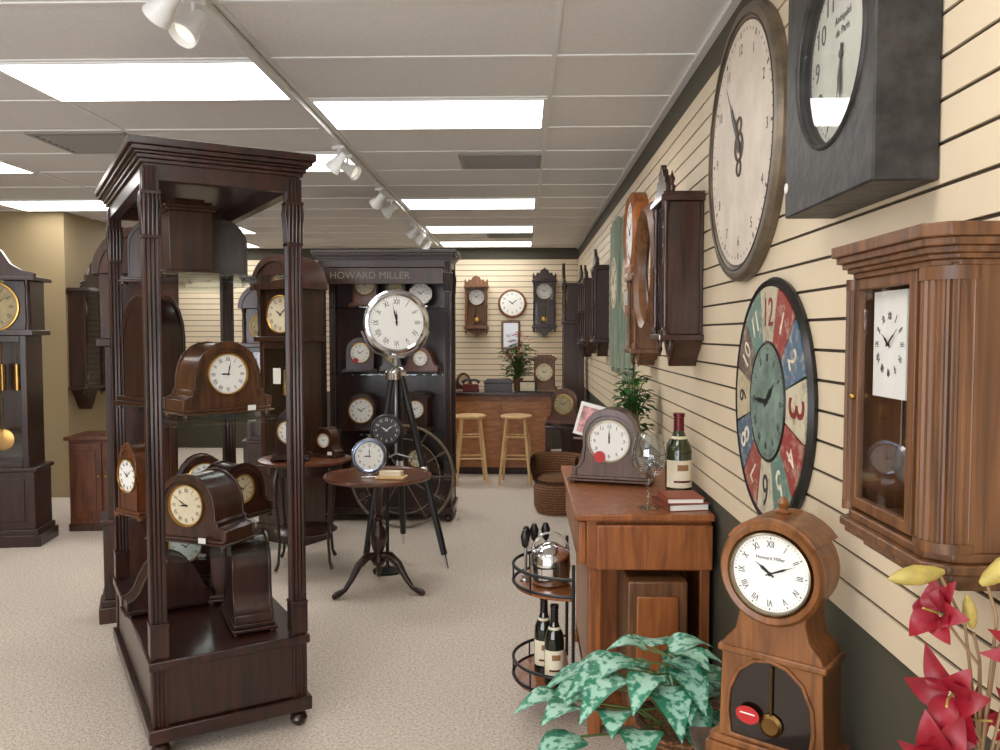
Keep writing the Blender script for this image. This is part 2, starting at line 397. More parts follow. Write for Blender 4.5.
PROF={'tambour':[(-.5,.1),(-.5,.26),(-.43,.30),(-.37,.40),(-.32,.58),(-.25,.78),(-.17,.91),(-.08,.98)],
 'round':[(-.5,.1),(-.5,.24),(-.44,.27),(-.40,.29),(-.40,.36),(-.37,.37),(-.365,.56),(-.335,.71),(-.275,.84),(-.19,.93),(-.1,.985)],
 'arch':[(-.38,.1),(-.38,.62),(-.36,.74),(-.29,.86),(-.2,.94),(-.1,.985)],
 'scroll':[(-.46,.1),(-.46,.2),(-.40,.24),(-.35,.33),(-.33,.5),(-.33,.7),(-.29,.83),(-.2,.94),(-.1,.985)],
 'bracket':[(-.40,.1),(-.40,.84)]}
def mantel(kind,loc,rot,w,h,d,m,label,r=.06,zc=None,num='roman',face=None,time=(10,9),rim=None,group=None,sticker=False,inkm=None,tag=False):
    t=T('mantel_clock',label,'clock',loc,rot,group)
    pr=PROF[kind]; half=[(x*w,z*h) for x,z in pr]
    pts=half+([] if kind=='bracket' else [(0,h)])+[(-x,z) for x,z in half[::-1]]
    P(t,'case',B().prism(pts,-d*.4,d*.4),m,.003)
    mx=lambda k:[(p[0]*k,(p[1]-h*.1)*(k)+h*.1) for p in pts]
    P(t,'front_moulding',B().band(mx(1.04),mx(.93),-d*.44,-d*.38),m,.002)
    if kind!='bracket': P(t,'rear_moulding',B().band(mx(1.03),mx(.93),d*.38,d*.43),m,.002)
    b=B(); b.bx(-w*.54,w*.54,-d*.5,d*.5,.012,h*.07).bx(-w*.5,w*.5,-d*.46,d*.46,h*.07,h*.115)
    for sx in(-1,1):
        for sy in(-1,1): b.cyl((sx*w*.47,sy*d*.4,0),.014,.014,12)
    P(t,'base',b,m,.003)
    if kind=='bracket':
        P(t,'top',B().bx(-w*.46,w*.46,-d*.46,d*.46,h*.84,h*.88).bx(-w*.5,w*.5,-d*.5,d*.5,h*.88,h*.92).bx(-w*.4,w*.4,-d*.4,d*.4,h*.92,h*.96).bx(-w*.28,w*.28,-d*.3,d*.3,h*.96,h),m,.003)
    zc=zc if zc else h*.58
    bezel(t,(0,-d*.4,zc),r,r*.13,rim or brass)
    dial(t,(0,-d*.402,zc),r,num,face,inkm,time)
    if sticker:
        P(t,'sticker',B().cyl((-w*.12,-d*.4-.014,zc-r*.8),r*.3,.002,20,'y'),redtag)
    if tag:
        P(t,'price_tag',B().bx(w*.2,w*.2+.035,-d*.5-.004,-d*.5-.002,.02,.042),paper)
    return t

def longcase(loc,rot,w,d,h,m,label,style='swan',face=None,tag=False,group=None,metal=None):
    t=T('grandfather_clock',label,'grandfather clock',loc,rot,group)
    metal=metal or brass
    zb=h*.25; zt=h*.70; tw=w*.76; td=d*.85
    b=B().bx(-w/2,w/2,-d/2,d/2,0,.09).bx(-w*.47,w*.47,-d*.48,d*.48,.09,.13).bx(-w*.44,w*.44,-d*.45,d*.45,.13,zb)
    b.bx(-w*.47,w*.47,-d*.48,d*.48,zb,zb+.03)
    P(t,'base',b,m,.005)
    P(t,'panel',B().bx(-w*.33,w*.33,-d*.47,-d*.44,.19,zb-.05),m,.006)
    b=B().bx(-tw/2,-tw/2+.045,-td/2,td/2,zb+.03,zt).bx(tw/2-.045,tw/2,-td/2,td/2,zb+.03,zt).bx(-tw/2+.045,tw/2-.045,td/2-.02,td/2,zb+.03,zt)
    b.bx(-tw/2+.045,tw/2-.045,-td/2,td/2-.02,zb+.03,zb+.07).bx(-tw/2+.045,tw/2-.045,-td/2,td/2-.02,zt-.05,zt)
    P(t,'trunk',b,m,.004)
    P(t,'door',B().bx(-tw/2+.045,tw/2-.045,-td/2+.004,-td/2+.008,zb+.07,zt-.05),glass)
    pendulum(t,0,0,zt-.06,(zt-zb)*.72,tw*.17,metal)
    for k in(-1,0,1):
        P(t,'weight',B().cyl((k*tw*.22,.03,zt-.42),.026,.2,16).tube([(k*tw*.22,.03,zt-.22),(k*tw*.22,.03,zt-.06)],.003,6),metal)
    b=B().bx(-w*.47,w*.47,-d*.48,d*.48,zt,zt+.04)
    hz=h*.88
    b.bx(-w*.42,w*.42,-d*.30,d*.42,zt+.04,hz)
    P(t,'hood',b,m,.004)
    for k in(-1,1):
        P(t,'column',B().lathe([(.02,0),(.02,.03),(.014,.05),(.017,(hz-zt)*.5),(.013,hz-zt-.09),(.02,hz-zt-.07),(.02,hz-zt-.04)],(k*w*.40,-d*.38,zt+.04),14),m)
    zc=(zt+.04+hz)/2-.01; r=w*.27
    if style=='swan':
        P(t,'cornice',B().bx(-w*.5,w*.5,-d*.5,d*.48,hz,hz+.03),m,.004)
        for k in(-1,1):
            pts=[(k*w*.5,hz+.03),(k*w*.5,hz+.055),(k*w*.36,hz+.075),(k*w*.24,hz+.12),(k*w*.14,h-.05),(k*w*.07,h-.03),(k*w*.06,h-.055),(k*w*.10,h-.08),(k*w*.04,hz+.06),(k*w*.0,hz+.03)]
            P(t,'pediment',B().prism(pts,-d*.47,-d*.35),m,.003)
        P(t,'finial',B().lathe([(.02,0),(.02,.03),(.01,.04),(.026,.075),(.02,.1),(.006,.13),(.001,.15)],(0,-d*.4,hz+.03),16),m)
    else:
        n=18
        arc=[(w*.5*cos(pi*i/n),hz+(h-hz)*sin(pi*i/n)) for i in range(n+1)]
        P(t,'cornice',B().prism(arc,-d*.48,d*.45),m,.004)
        arc2=[(x*.84,hz-.0+(z-hz)*.8) for x,z in arc]
        P(t,'arch_moulding',B().band(arc,arc2,-d*.53,-d*.48),m,.003)
        P(t,'rear_moulding',B().band(arc,arc2,d*.45,d*.5),m,.003)
    bezel(t,(0,-d*.30,zc),r,r*.12,brass); dial(t,(0,-d*.302,zc),r,'roman',face or gold_dial)
    if style=='swan': P(t,'moon_dial',B().cyl((0,-d*.31,hz-.0),r*.5,.006,24,'y'),gold_dial)
    if tag: P(t,'price_tag',B().bx(-.04,.04,-td/2-.006,-td/2-.003,zt-.32,zt-.2),paper)
    return t

def wallclock(loc,rot,w,h,d,m,label,face=None,crest=True,fin=True,dr=None,group=None,tag=False):
    t=T('wall_clock',label,'wall clock',loc,rot,group)
    z0=h*.16; z1=h*.80
    P(t,'back_board',B().bx(-w*.42,w*.42,-.015,-.001,z0,z1),m,.002)
    b=B()
    for k in(-1,1): b.bx(min(k*w*.42,k*w*.36),max(k*w*.42,k*w*.36),-d,-.015,z0,z1)
    b.bx(-w*.36,w*.36,-d,-.015,z0,z0+.02).bx(-w*.36,w*.36,-d,-.015,z1-.02,z1)
    P(t,'case',b,m,.003)
    P(t,'door',B().bx(-w*.36,w*.36,-d+.002,-d+.005,z0+.02,z1-.02),glass)
    for k in(-1,1):
        P(t,'column',B().lathe([(.016,0),(.016,.02),(.009,.03),(.013,h*.16),(.009,h*.3),(.014,h*.32),(.014,h*.35),(.009,h*.37),(.012,h*.5),(.009,z1-z0-.05),(.016,z1-z0-.03),(.016,z1-z0)],(k*w*.42,-d-.008,z0),12),m)
    P(t,'cornice',B().bx(-w*.5,w*.5,-d-.03,-.001,z1,z1+.025).bx(-w*.46,w*.46,-d-.02,-.001,z1+.025,z1+.04),m,.003)
    P(t,'bottom_moulding',B().bx(-w*.5,w*.5,-d-.03,-.001,z0-.025,z0),m,.003)
    if crest:
        zc=z1+.04
        pts=[(-.44,0),(-.44,.25),(-.34,.3),(-.3,.55),(-.2,.5),(-.14,.8),(-.06,.85),(0,1),(.06,.85),(.14,.8),(.2,.5),(.3,.55),(.34,.3),(.44,.25),(.44,0)]
        P(t,'crest',B().prism([(x*w,zc+z*(h-zc)) for x,z in pts],-d-.01,-d+.015),m,.002)
    P(t,'corbel',B().prism([(-w*.42,z0-.025),(-w*.3,z0-.06),(-w*.15,z0*.35),(-w*.05,.02),(0,0),(w*.05,.02),(w*.15,z0*.35),(w*.3,z0-.06),(w*.42,z0-.025)],-d*.8,-.001),m,.003)
    if fin:
        for k in(-1,1):
            P(t,'finial',B().lathe([(.012,0),(.016,.02),(.008,.03),(.014,.05),(.004,.07),(.001,.085)],(k*w*.44,-d*.9,z1+.04),12),m)
            P(t,'drop_finial',B().lathe([(.001,-.075),(.005,-.06),(.012,-.04),(.007,-.025),(.012,0)],(k*w*.42,-d*.9,z0-.025),12),m)
    r=dr or w*.30
    bezel(t,(0,-.03,z1-r*1.25),r,r*.1,brass); dial(t,(0,-.031,z1-r*1.25),r,'roman',face or wht)
    pendulum(t,0,-d*.5,z1-r*2.3,(z1-z0)-r*2.3-.09,w*.12)
    if tag: P(t,'price_tag',B().cyl((w*.455,-d-.031,z0-.012),.012,.003,16,'y'),paper)
    return t

# ---------------------------------------------------------------- etageres
def flutepoly(h,n=3,dp=.004):
    pts=[]
    c=[(-h,-h),(h,-h),(h,h),(-h,h)]
    for k in range(4):
        a=Vector(c[k]);e=Vector(c[(k+1)%4]); dv=e-a; nrm=Vector((-dv.y,dv.x)).normalized()
        pts.append(tuple(a))
        for i in range(n):
            tcen=.5+(i-(n-1)/2)*.25
            for dt,q in((-.09,0),(-.04,dp),(.04,dp),(.09,0)):
                p=a+dv*(tcen+dt)+nrm*q; pts.append(tuple(p))
    return pts
def etagere(loc,rot,W,D,label,sign=False,H=2.3,sh=(.75,1.26,1.83),back=False):
    t=T('display_shelf',label,'display shelf',loc,rot)
    hw,hd=W/2,D/2; px=hw-.035; py=hd-.035
    for sx in(-1,1):
        for sy in(-1,1):
            b=B(); b.M=Matrix.Translation((sx*px,sy*py,0)); b.prism(flutepoly(.029),.07,2.21,'z')
            b.box((0,0,.45),(.066,.066,.12)); b.box((0,0,.515),(.07,.07,.01))
            b.box((0,0,1.955),(.064,.064,.012)); b.box((0,0,2.115),(.07,.07,.014))
            for i in range(4):
                for q in(-1,1):
                    b.tube([(-.022+.0147*i,q*.027,1.96),(-.022+.0147*i,q*.029,2.02),(-.022+.0147*i,q*.034,2.075),(-.022+.0147*i,q*.030,2.11)],.006,6)
                    b.tube([(q*.027,-.022+.0147*i,1.96),(q*.029,-.022+.0147*i,2.02),(q*.034,-.022+.0147*i,2.075),(q*.030,-.022+.0147*i,2.11)],.006,6)
            P(t,'post',b,wd_dark,.0015)
            P(t,'foot',B().lathe([(.015,0),(.03,.012),(.036,.03),(.03,.048),(.02,.056),(.026,.07)],(sx*px,sy*py,0),18),wd_dark)
    b=B().bx(-hw-.01,hw+.01,-hd-.01,hd+.01,.07,.125).bx(-hw+.012,hw-.012,-hd+.012,hd-.012,.125,.345).bx(-hw-.005,hw+.005,-hd-.005,hd+.005,.345,.38)
    P(t,'base',b,wd_dark,.005)
    for i,z in enumerate(sh):
        P(t,'shelf',B().bx(-hw+.07,hw-.07,-hd+.01,hd-.01,z-.01,z),gshelf,label='clear glass shelf')
    b=B()
    fr=lambda o:[(-hw-o,-hd-o),(hw+o,-hd-o),(hw+o,hd+o),(-hw-o,hd+o)]
    b.band(fr(-.012),fr(-.055),2.16,2.24,'z')
    P(t,'frieze',b,wd_dark,.002)
    b=B()
    for k,(o,z0,z1) in enumerate([(.0,2.22,2.235),(.010,2.235,2.25),(.018,2.25,2.26),(.030,2.26,2.277),(.042,2.277,2.305)]): b.bx(-hw-o,hw+o,-hd-o,hd+o,z0,z1)
    P(t,'cornice',b,wd_dark,.003)
    if back: P(t,'back_panel',B().bx(-hw+.06,hw-.06,hd-.03,hd-.02,.38,2.15),wd_dark)
    if sign:
        P(t,'sign_board',B().bx(-hw+.07,hw-.07,-hd+.0,-hd+.02,2.02,2.155),wd_dark2,.003)
        P(t,'sign_lettering',B().text('HOWARD MILLER',.085,Matrix.Translation((-.12,-hd-.001,2.09)),.001),dullm)
    return t
rot1=32
ux,uy=cos(rad(rot1)),sin(rad(rot1))
A=(-1.382,3.035); W1,D1=.57,1.22
def E1(u,v,z=0): return (A[0]+u*ux-v*uy, A[1]+u*uy+v*ux, z)
cx,cy,_=E1(.275,.59); 
etagere((cx,cy,0),rot1,W1+.03,D1+.05,'tall dark mahogany display shelf with fluted posts and glass shelves')
mantel('bracket',E1(.22,.46,1.83),215,.22,.34,.19,wd_dark2,'dark bracket clock with stepped top, turned away on top shelf',.06)
mantel('arch',E1(.40,.66,1.83),200,.30,.28,.16,wd_dark,'round-topped dark mantel clock seen from behind on top shelf',.06)
mantel('arch',E1(.15,.95,1.83),200,.27,.30,.14,wd_dark2,'brown arched mantel clock facing away on the top shelf',.06)
mantel('round',E1(.31,.33,1.26),44,.37,.30,.25,wd_mid,'chestnut round-topped mantel clock with white dial on middle shelf',.080,num='roman',time=(9,2),tag=True)
mantel('arch',E1(.12,.78,1.26),150,.32,.50,.18,wd_dark,'tall arched dark mantel clock facing away on middle shelf',.07)
mantel('round',E1(.38,.84,1.26),215,.38,.27,.16,wd_dark2,'dark round-topped clock turned away on the middle shelf',.07)
mantel('round',E1(.22,.24,.75),-18,.37,.28,.22,wd_dark2,'walnut round-topped clock with cream dial on lower glass shelf',.078,time=(8,50),face=cream,tag=True)
mantel('round',E1(.41,.56,.75),60,.34,.26,.18,wd_dark,'dark round-topped mantel clock sideways on the lower glass shelf',.06,face=cream)
mantel('arch',E1(.06,.86,.75),-35,.2,.34,.14,wd_cherry,'arched reddish mantel clock with white dial on lower shelf',.072)
mantel('tambour',E1(.36,.96,.75),30,.36,.25,.14,wd_dark2,'dark brown tambour clock at the rear of lower shelf',.07)
mantel('scroll',E1(.40,.24,.38),118,.34,.37,.18,wd_dark,'dark scrolled mantel clock standing sideways on wooden bottom deck',.07,zc=.2)
mantel('tambour',E1(.14,.60,.38),215,.36,.24,.15,wd_dark,'small dark tambour clock turned away on wooden bottom deck',.055,face=cream)
mantel('arch',E1(.40,.66,.38),110,.28,.34,.15,wd_dark2,'dark arched clock standing sideways on the bottom deck',.07)
mantel('scroll',E1(.28,.98,.38),20,.34,.32,.15,wd_dark,'dark scrolled clock at the rear of the bottom deck',.07)
# etagere 2
e2=(-1.17,7.22)
etagere((e2[0],e2[1],0),0,1.14,.48,'dark mahogany display cabinet with lettered top board and glass shelves',sign=True,back=True)
mantel('arch',(-1.36,7.18,1.83),0,.26,.33,.14,wd_cherry,'arched brown mantel clock on top shelf under the lettered board',.08,face=cream)
mantel('bracket',(-1.10,7.2,1.83),0,.2,.27,.14,wd_dark2,'dark bracket clock on top shelf under the lettered board',.06,face=gold_dial)
t=T('table_clock','round silver desk clock with white dial on a glass shelf','clock',(-.88,7.15,1.83),0)
P(t,'base',B().bx(-.06,.06,-.03,.03,0,.015),chrome,.003); P(t,'case',B().cyl((0,-.02,.115),.1,.04,36,'y'),chrome); bezel(t,(0,-.02,.115),.085,.015,chrome); dial(t,(0,-.021,.115),.085,'arabic')
mantel('arch',(-1.42,7.2,1.26),10,.3,.3,.14,wd_dark2,'dark arched clock with red sticker on a glass shelf',.08,sticker=True)
mantel('scroll',(-1.14,7.22,1.26),0,.22,.26,.13,wd_dark,'small dark scrolled clock with gold dial on glass shelf',.055,face=gold_dial)
mantel('tambour',(-.88,7.2,1.26),-8,.30,.22,.13,wd_cherry,'small cherry tambour clock on a glass shelf',.06)
mantel('scroll',(-1.4,7.18,.75),0,.34,.32,.15,wd_dark2,'brown scroll-sided mantel clock with white dial on a glass shelf',.1)
mantel('bracket',(-.92,7.2,.75),-10,.26,.34,.15,wd_dark2,'dark bracket clock with pale dial on a glass shelf',.07)
mantel('arch',(-1.35,7.2,.38),0,.3,.3,.15,wd_dark,'dark arched mantel clock on the bottom deck',.08)
mantel('tambour',(-.92,7.2,.38),0,.38,.24,.15,wd_dark2,'walnut tambour clock on the bottom deck',.07,face=cream)

# ---------------------------------------------------------------- grandfather clocks
longcase((-3.97,6.2,0),10,.64,.36,2.27,wd_dark,'dark mahogany grandfather clock with swan-neck top and brass pendulum','swan')
longcase((-2.17,4.66,0),205,.48,.28,2.19,wd_dark2,'round-topped dark grandfather clock turned away beside the display shelf','arch')
longcase((-1.80,6.38,0),-30,.5,.32,2.2,wd_dark2,'curved-top dark grandfather clock with cream dial and hanging price tag','arch',face=cream,tag=True)
longcase((-1.12,9.9,0),0,.42,.28,1.95,wd_dark,'dark grandfather clock standing beside the service counter','swan')
longcase((-2.55,8.2,0),10,.5,.3,2.1,wd_dark2,'dark walnut grandfather clock on the carpet among other clocks','arch')
longcase((-2.9,9.6,0),0,.5,.3,2.1,wd_dark,'dark mahogany grandfather clock near the rear slatted wall','swan')
longcase((.585,9.75,0),-90,.46,.28,2.45,wd_dark2,'dark tall grandfather clock standing against the slatted wall','swan')

t=T('cabinet','low dark wooden cabinet with two panelled doors','cabinet',(-3.42,6.8,0),5)
P(t,'body',B().bx(-.27,.27,-.2,.2,.05,.74),wd_cherry,.004); P(t,'top',B().bx(-.3,.3,-.23,.22,.74,.77),wd_cherry,.006); P(t,'plinth',B().bx(-.28,.28,-.21,.2,0,.06),wd_dark2,.004)
for k in(-1,1):
    dd=P(t,'door',B().bx(min(k*.01,k*.26),max(k*.01,k*.26),-.215,-.2,.1,.72),wd_cherry,.004)
    P(dd,'panel',B().bx(min(k*.05,k*.22),max(k*.05,k*.22),-.222,-.215,.16,.66),wd_cherry,.004)
    P(dd,'knob',B().sphere((k*.03,-.225,.45),.012,10,8),brass)
mantel('bracket',(-3.36,6.77,.77),0,.16,.12,.1,wd_red,'tiny reddish desk clock on the low cabinet',.03,zc=.06,num='ticks')
wallclock((-4.43,8.55,1.0),90,.34,1.05,.16,wd_dark,'ornate dark pendulum wall clock hung on tan partition')
wallclock((-4.43,8.15,.85),90,.4,1.45,.16,wd_dark,'long dark pendulum wall clock hung on the tan partition')
longcase((-4.35,9.15,0),30,.5,.3,2.1,wd_dark,'dark grandfather clock standing past the tan partition','arch')
wallclock((-3.51,YB-.014,1.45),0,.3,.66,.14,wd_dark2,'small dark wall clock with brass dial on slatted wall',face=gold_dial)
wallclock((-2.3,YB-.014,1.4),0,.34,.8,.14,wd_dark,'dark pendulum clock on the slatted wall beside tall clocks')

wallclock((-.64,YB-.014,1.56),0,.34,.84,.14,wd_brown,'carved brown wall clock with pointed crest and pendulum on slatted wall')
wallclock((.29,YB-.014,1.56),0,.34,.94,.15,wd_dark,'dark carved wall clock with turned columns and white dial')
t=T('wall_clock','round white-dial wall clock with thin wooden rim','wall clock',(-.15,YB-.014,2.02)); P(t,'case',B().cyl((0,-.03,0),.19,.03,40,'y'),wd_brown); bezel(t,(0,-.03,0),.165,.03,wd_honey); dial(t,(0,-.031,0),.165,'arabic')
t=T('picture_frame','small framed mirror with brown wooden frame on slatted wall','picture frame',(-.17,YB-.014,1.58)); P(t,'frame',B().band([(-.13,-.2),(.13,-.2),(.13,.2),(-.13,.2)],[(-.1,-.17),(.1,-.17),(.1,.17),(-.1,.17)],-.03,-.001),wd_brown,.003); P(t,'mirror',B().bx(-.1,.1,-.012,-.002,-.17,.17),steel)

# ---------------------------------------------------------------- counter + stools
t=T('service_counter','long brown wooden service counter with dark top','counter',(-.22,9.7,0))
P(t,'body',B().bx(-.62,.54,-.3,.3,.08,.9),wd_ctr,.004); P(t,'plinth',B().bx(-.60,.52,-.27,.28,0,.08),wd_dark); P(t,'countertop',B().bx(-.66,.58,-.38,.34,.9,.94),wd_dark2,.006)
for k in range(2): P(t,'panel',B().bx(-.56+k*.54,-.04+k*.54,-.31,-.3,.16,.84),wd_ctr,.004)
def stool(x,y,rz):
    t=T('bar_stool','round-seated natural wood bar stool in front of the counter','stool',(x,y,0),rz,'bar stools at the counter')
    P(t,'seat',B().lathe([(.001,.70),(.15,.70),(.17,.71),(.172,.725),(.16,.738),(.001,.732)],seg=32),wd_light)
    c=[(1,1),(-1,1),(-1,-1),(1,-1)]
    for a,e in c: P(t,'leg',B().tube([(a*.165,e*.165,0),(a*.13,e*.13,.35),(a*.095,e*.095,.70)],[.013,.017,.015],10),wd_light)
    for i in range(4):
        for z in((.22,.45) if i%2 else (.28,.51)):
            k=(.165-.07*z/.7); a,e=c[i];a2,e2_=c[(i+1)%4]
            P(t,'rung',B().tube([(a*k,e*k,z),(a2*k,e2_*k,z)],.009,8),wd_light)
stool(-.56,8.85,8); stool(-.07,8.85,-6)
zc=.94
t=T('wooden_box','small dark wooden box with hinged lid on the counter','box',(-.28,9.5,zc)); P(t,'body',B().bx(-.16,.16,-.09,.09,0,.1),wd_dark,.004); P(t,'lid',B().prism([(-.17,.1),(-.17,.115),(-.13,.15),(.13,.15),(.17,.115),(.17,.1)],-.1,.1),wd_dark,.003)
t=T('telephone','dark red desk telephone on the counter','telephone',(-.6,9.55,zc)); P(t,'body',B().prism([(-.09,0),(.09,0),(.09,.03),(-.09,.09)],-.09,.09,'x'),mat('maroon plastic',srgb(110,40,34),.4),.006); P(t,'handset',B().tube([(-.1,0,.1),(-.06,0,.13),(.06,0,.13),(.1,0,.1)],[.025,.016,.016,.025],10),black)
mantel('bracket',(.25,9.58,zc),-8,.28,.42,.16,wd_brown,'square brown carriage clock with cream dial on the counter',.095,face=cream,zc=.22)
mantel('tambour',(-.70,9.72,zc),10,.26,.2,.12,wd_mid,'small brown tambour clock on the counter',.055,face=cream)
t=T('picture_frame','small dark framed card standing on the counter','picture frame',(.05,9.40,zc),-10); P(t,'frame',B().band([(-.1,0),(.1,0),(.1,.13),(-.1,.13)],[(-.085,.015),(.085,.015),(.085,.115),(-.085,.115)],-.01,.01),black); P(t,'picture',B().bx(-.085,.085,-.004,.004,.015,.115),cream)
def bouquet(loc,label,R,Hh,nl,nf,fm,potr=.07,poth=.14,potm=None,lm=None,L=.12,w=.04,cat='potted plant'):
    t=T('potted_plant',label,cat,loc)
    P(t,'pot',B().lathe([(potr*.7,0),(potr*.8,poth*.3),(potr,poth*.9),(potr*1.08,poth*.93),(potr*1.08,poth),(potr*.95,poth),(potr*.9,poth*.9),(.001,poth*.88)],seg=24),potm or pot_white)
    b=B(); st=B()
    for i in range(nl):
        a=random.uniform(0,2*pi); k=random.random()
        rr=R*(.15+.75*random.random()); z=poth+Hh*(.05+.85*k)*(1-.3*rr/R)
        p=(rr*cos(a),rr*sin(a),z)
        st.tube([(0,0,poth*.9),(p[0]*.5,p[1]*.5,poth+(z-poth)*.7),p],.002,4)
        b.leaf(p,(cos(a+random.uniform(-.6,.6)),sin(a),random.uniform(-.1,.7)),L*random.uniform(.7,1.2),w,.35)
    P(t,'stem',st,stemg); P(t,'foliage',b,lm or leafgr,ang=80)
    if nf:
        b=B()
        for i in range(nf):
            a=random.uniform(0,2*pi); rr=R*random.uniform(.1,1.05); z=poth+Hh*random.uniform(.4,1.08)
            for k in range(6):
                q=k*pi/3; b.leaf((rr*cos(a),rr*sin(a),z),(cos(q),sin(q),.5),.055,.04,.3,4)
        P(t,'blossom',b,fm,ang=80)
    return t
bouquet((-.06,9.76,zc),'bushy leafy plant with orange-red blossoms in counter pot',.20,.50,170,60,orange,L=.11,w=.045,potr=.06)

# ---------------------------------------------------------------- tables
t=T('pedestal_table','small round dark mahogany table on turned tripod pedestal','table',(-.9,5.1,0),0)
P(t,'top',B().lathe([(.001,.70),(.3,.70),(.325,.706),(.335,.718),(.33,.73),(.318,.73),(.31,.722),(.001,.722)],seg=56),wd_cherry)
P(t,'column',B().lathe([(.001,.16),(.035,.165),(.05,.19),(.035,.22),(.026,.235),(.04,.27),(.055,.32),(.05,.37),(.028,.41),(.024,.44),(.034,.45),(.034,.465),(.022,.48),(.025,.6),(.035,.65),(.045,.66),(.07,.68),(.09,.70)],seg=28),wd_dark)
for k in range(3):
    a=rad(-20+120*k); b=B(); b.M=Matrix.Rotation(a,4,'Z')
    b.tube([(.03,0,.22),(.08,0,.225),(.14,0,.18),(.19,0,.10),(.235,0,.045),(.275,0,.03),(.30,0,.022)],[.026,.028,.024,.018,.015,.02,.02],12)
    b.sphere((.305,0,.018),.018,12,8)
    P(t,'leg',b,wd_dark)
t=T('table_clock','round chrome desk clock with silver rim on pedestal table','clock',(-.94,5.02,.723),14)
P(t,'base',B().bx(-.05,.05,-.03,.03,0,.012).tube([(0,0,.01),(0,0,.05)],.012,10),chrome,.002); P(t,'case',B().lathe([(.001,.035),(.08,.03),(.105,.01),(.11,-.02),(.10,-.025),(.001,-.02)],(0,0,.135),40,'y'),chrome); bezel(t,(0,-.022,.135),.085,.022,mat('blue steel ring',srgb(140,156,180),.2,.9))
dial(t,(0,-.024,.135),.085,'arabic',time=(9,0))
t=T('wooden_tray','light wooden stand block lying on pedestal table','stand',(-.80,5.0,.723),-8); P(t,'base',B().bx(-.09,.09,-.05,.05,0,.015),wd_light,.003); P(t,'block',B().bx(-.07,.07,-.03,.03,.015,.045),cream,.004)

t=T('side_table','round cherry side table with slender curved legs','table',(-1.5,5.65,0),10)
P(t,'top',B().lathe([(.001,.72),(.29,.72),(.315,.73),(.315,.742),(.3,.748),(.001,.748)],seg=48),wd_cherry)
P(t,'apron',B().band(circ((0,0),.25,32),circ((0,0),.232,32),.65,.72,'z'),wd_dark)
for k in range(4):
    a=rad(45+90*k); b=B(); b.M=Matrix.Rotation(a,4,'Z'); b.tube([(.235,0,.70),(.26,0,.62),(.25,0,.45),(.225,0,.2),(.24,0,.06),(.265,0,.015)],[.02,.022,.015,.010,.010,.014],10); P(t,'leg',b,wd_dark)
P(t,'shelf',B().lathe([(.001,.24),(.2,.24),(.215,.25),(.2,.26),(.001,.26)],seg=40),wd_dark)
mantel('arch',(-1.57,5.55,.748),12,.24,.34,.18,wd_dark,'dark arched mantel clock with white dial on cherry side table',.075)
mantel('scroll',(-1.36,5.72,.748),-20,.2,.2,.12,wd_dark2,'small dark mantel clock with tag on cherry side table',.045,tag=True)

# ---------------------------------------------------------------- tripod clock
t=T('tripod_clock','large chrome round clock on tall black tripod legs','floor clock',(-.90,5.85,0),16)
zc=1.68
P(t,'case',B().lathe([(.001,.17),(.17,.16),(.20,.14),(.224,.09),(.228,0),(.230,-.05),(.21,-.06),(.001,-.05)],(0,0,zc),56,'y'),chrome)
bezel(t,(0,-.055,zc),.188,.042,chrome,.025); dial(t,(0,-.057,zc),.188,'roman',time=(11,58))
P(t,'neck',B().tube([(0,0.02,zc-.22),(0,0,1.36)],.022,14).box((0,0,1.44),(.12,.04,.02)),steel,.002)
P(t,'yoke',B().tube([(-.05,0,1.44),(-.14,0,1.47),(-.2,0,1.53),(-.237,0,1.62)],.008,8).tube([(.05,0,1.44),(.14,0,1.47),(.2,0,1.53),(.237,0,1.62)],.008,8),steel)
P(t,'hub',B().lathe([(.03,1.27),(.07,1.28),(.075,1.33),(.05,1.36),(.02,1.38)],seg=24),chrome)
for k,(fx,fy) in enumerate([(.30,-.36),(-.25,-.20),(.10,.38)]):
    s0=Vector((fx*.12,fy*.12,1.3)); e=Vector((fx,fy,.0))
    p=lambda q:tuple(s0.lerp(e,q))
    lg=P(t,'leg',B().tube([p(0),p(.5),p(.93)],[.022,.026,.022],8),black)
    P(lg,'leg_tip',B().tube([p(.93),p(1)],[.015,.009],8),chrome)
    P(lg,'clamp',B().tube([p(.48),p(.53)],.031,10),chrome)
P(t,'spreader',B().tube([(0,0,.75),(.15,-.17,.72)],.006,6).tube([(0,0,.75),(-.12,-.09,.72)],.006,6).tube([(0,0,.75),(.05,.2,.72)],.006,6).tube([(0,0,.75),(0,0,1.3)],.012,8),steel)
t=T('mantel_clock','small round black-rimmed clock with dark dial on post','clock',(-.91,5.5,.0),5)
P(t,'stand',B().lathe([(.1,0),(.1,.015),(.02,.03),(.012,.05),(.012,.86),(.03,.88)],seg=20),black)
P(t,'case',B().cyl((0,-.02,.96),.105,.05,36,'y'),black); bezel(t,(0,-.02,.96),.09,.017,black); dial(t,(0,-.022,.96),.09,'arabic',face=mat('charcoal dial',srgb(60,60,62),.5),inkm=wht,hand=wht)
t=T('wheel_clock','large antique open wheel clock with thin spokes standing on carpet','clock',(-.99,6.75,.432),0)
P(t,'rim',B().torus((0,0,0),.42,.012,'y',56,10),ashy); P(t,'inner_rim',B().torus((0,0,0),.31,.005,'y',48,8),ashy)
b=B()
for k in range(12):
    a=2*pi*k/12; b.tube([(.05*cos(a),0,.05*sin(a)),(.41*cos(a),0,.41*sin(a))],.0045,8)
P(t,'spokes',b,ashy); P(t,'hub',B().lathe([(.001,-.03),(.05,-.025),(.06,0),(.05,.025),(.001,.03)],(0,0,0),24,'y'),bronze)
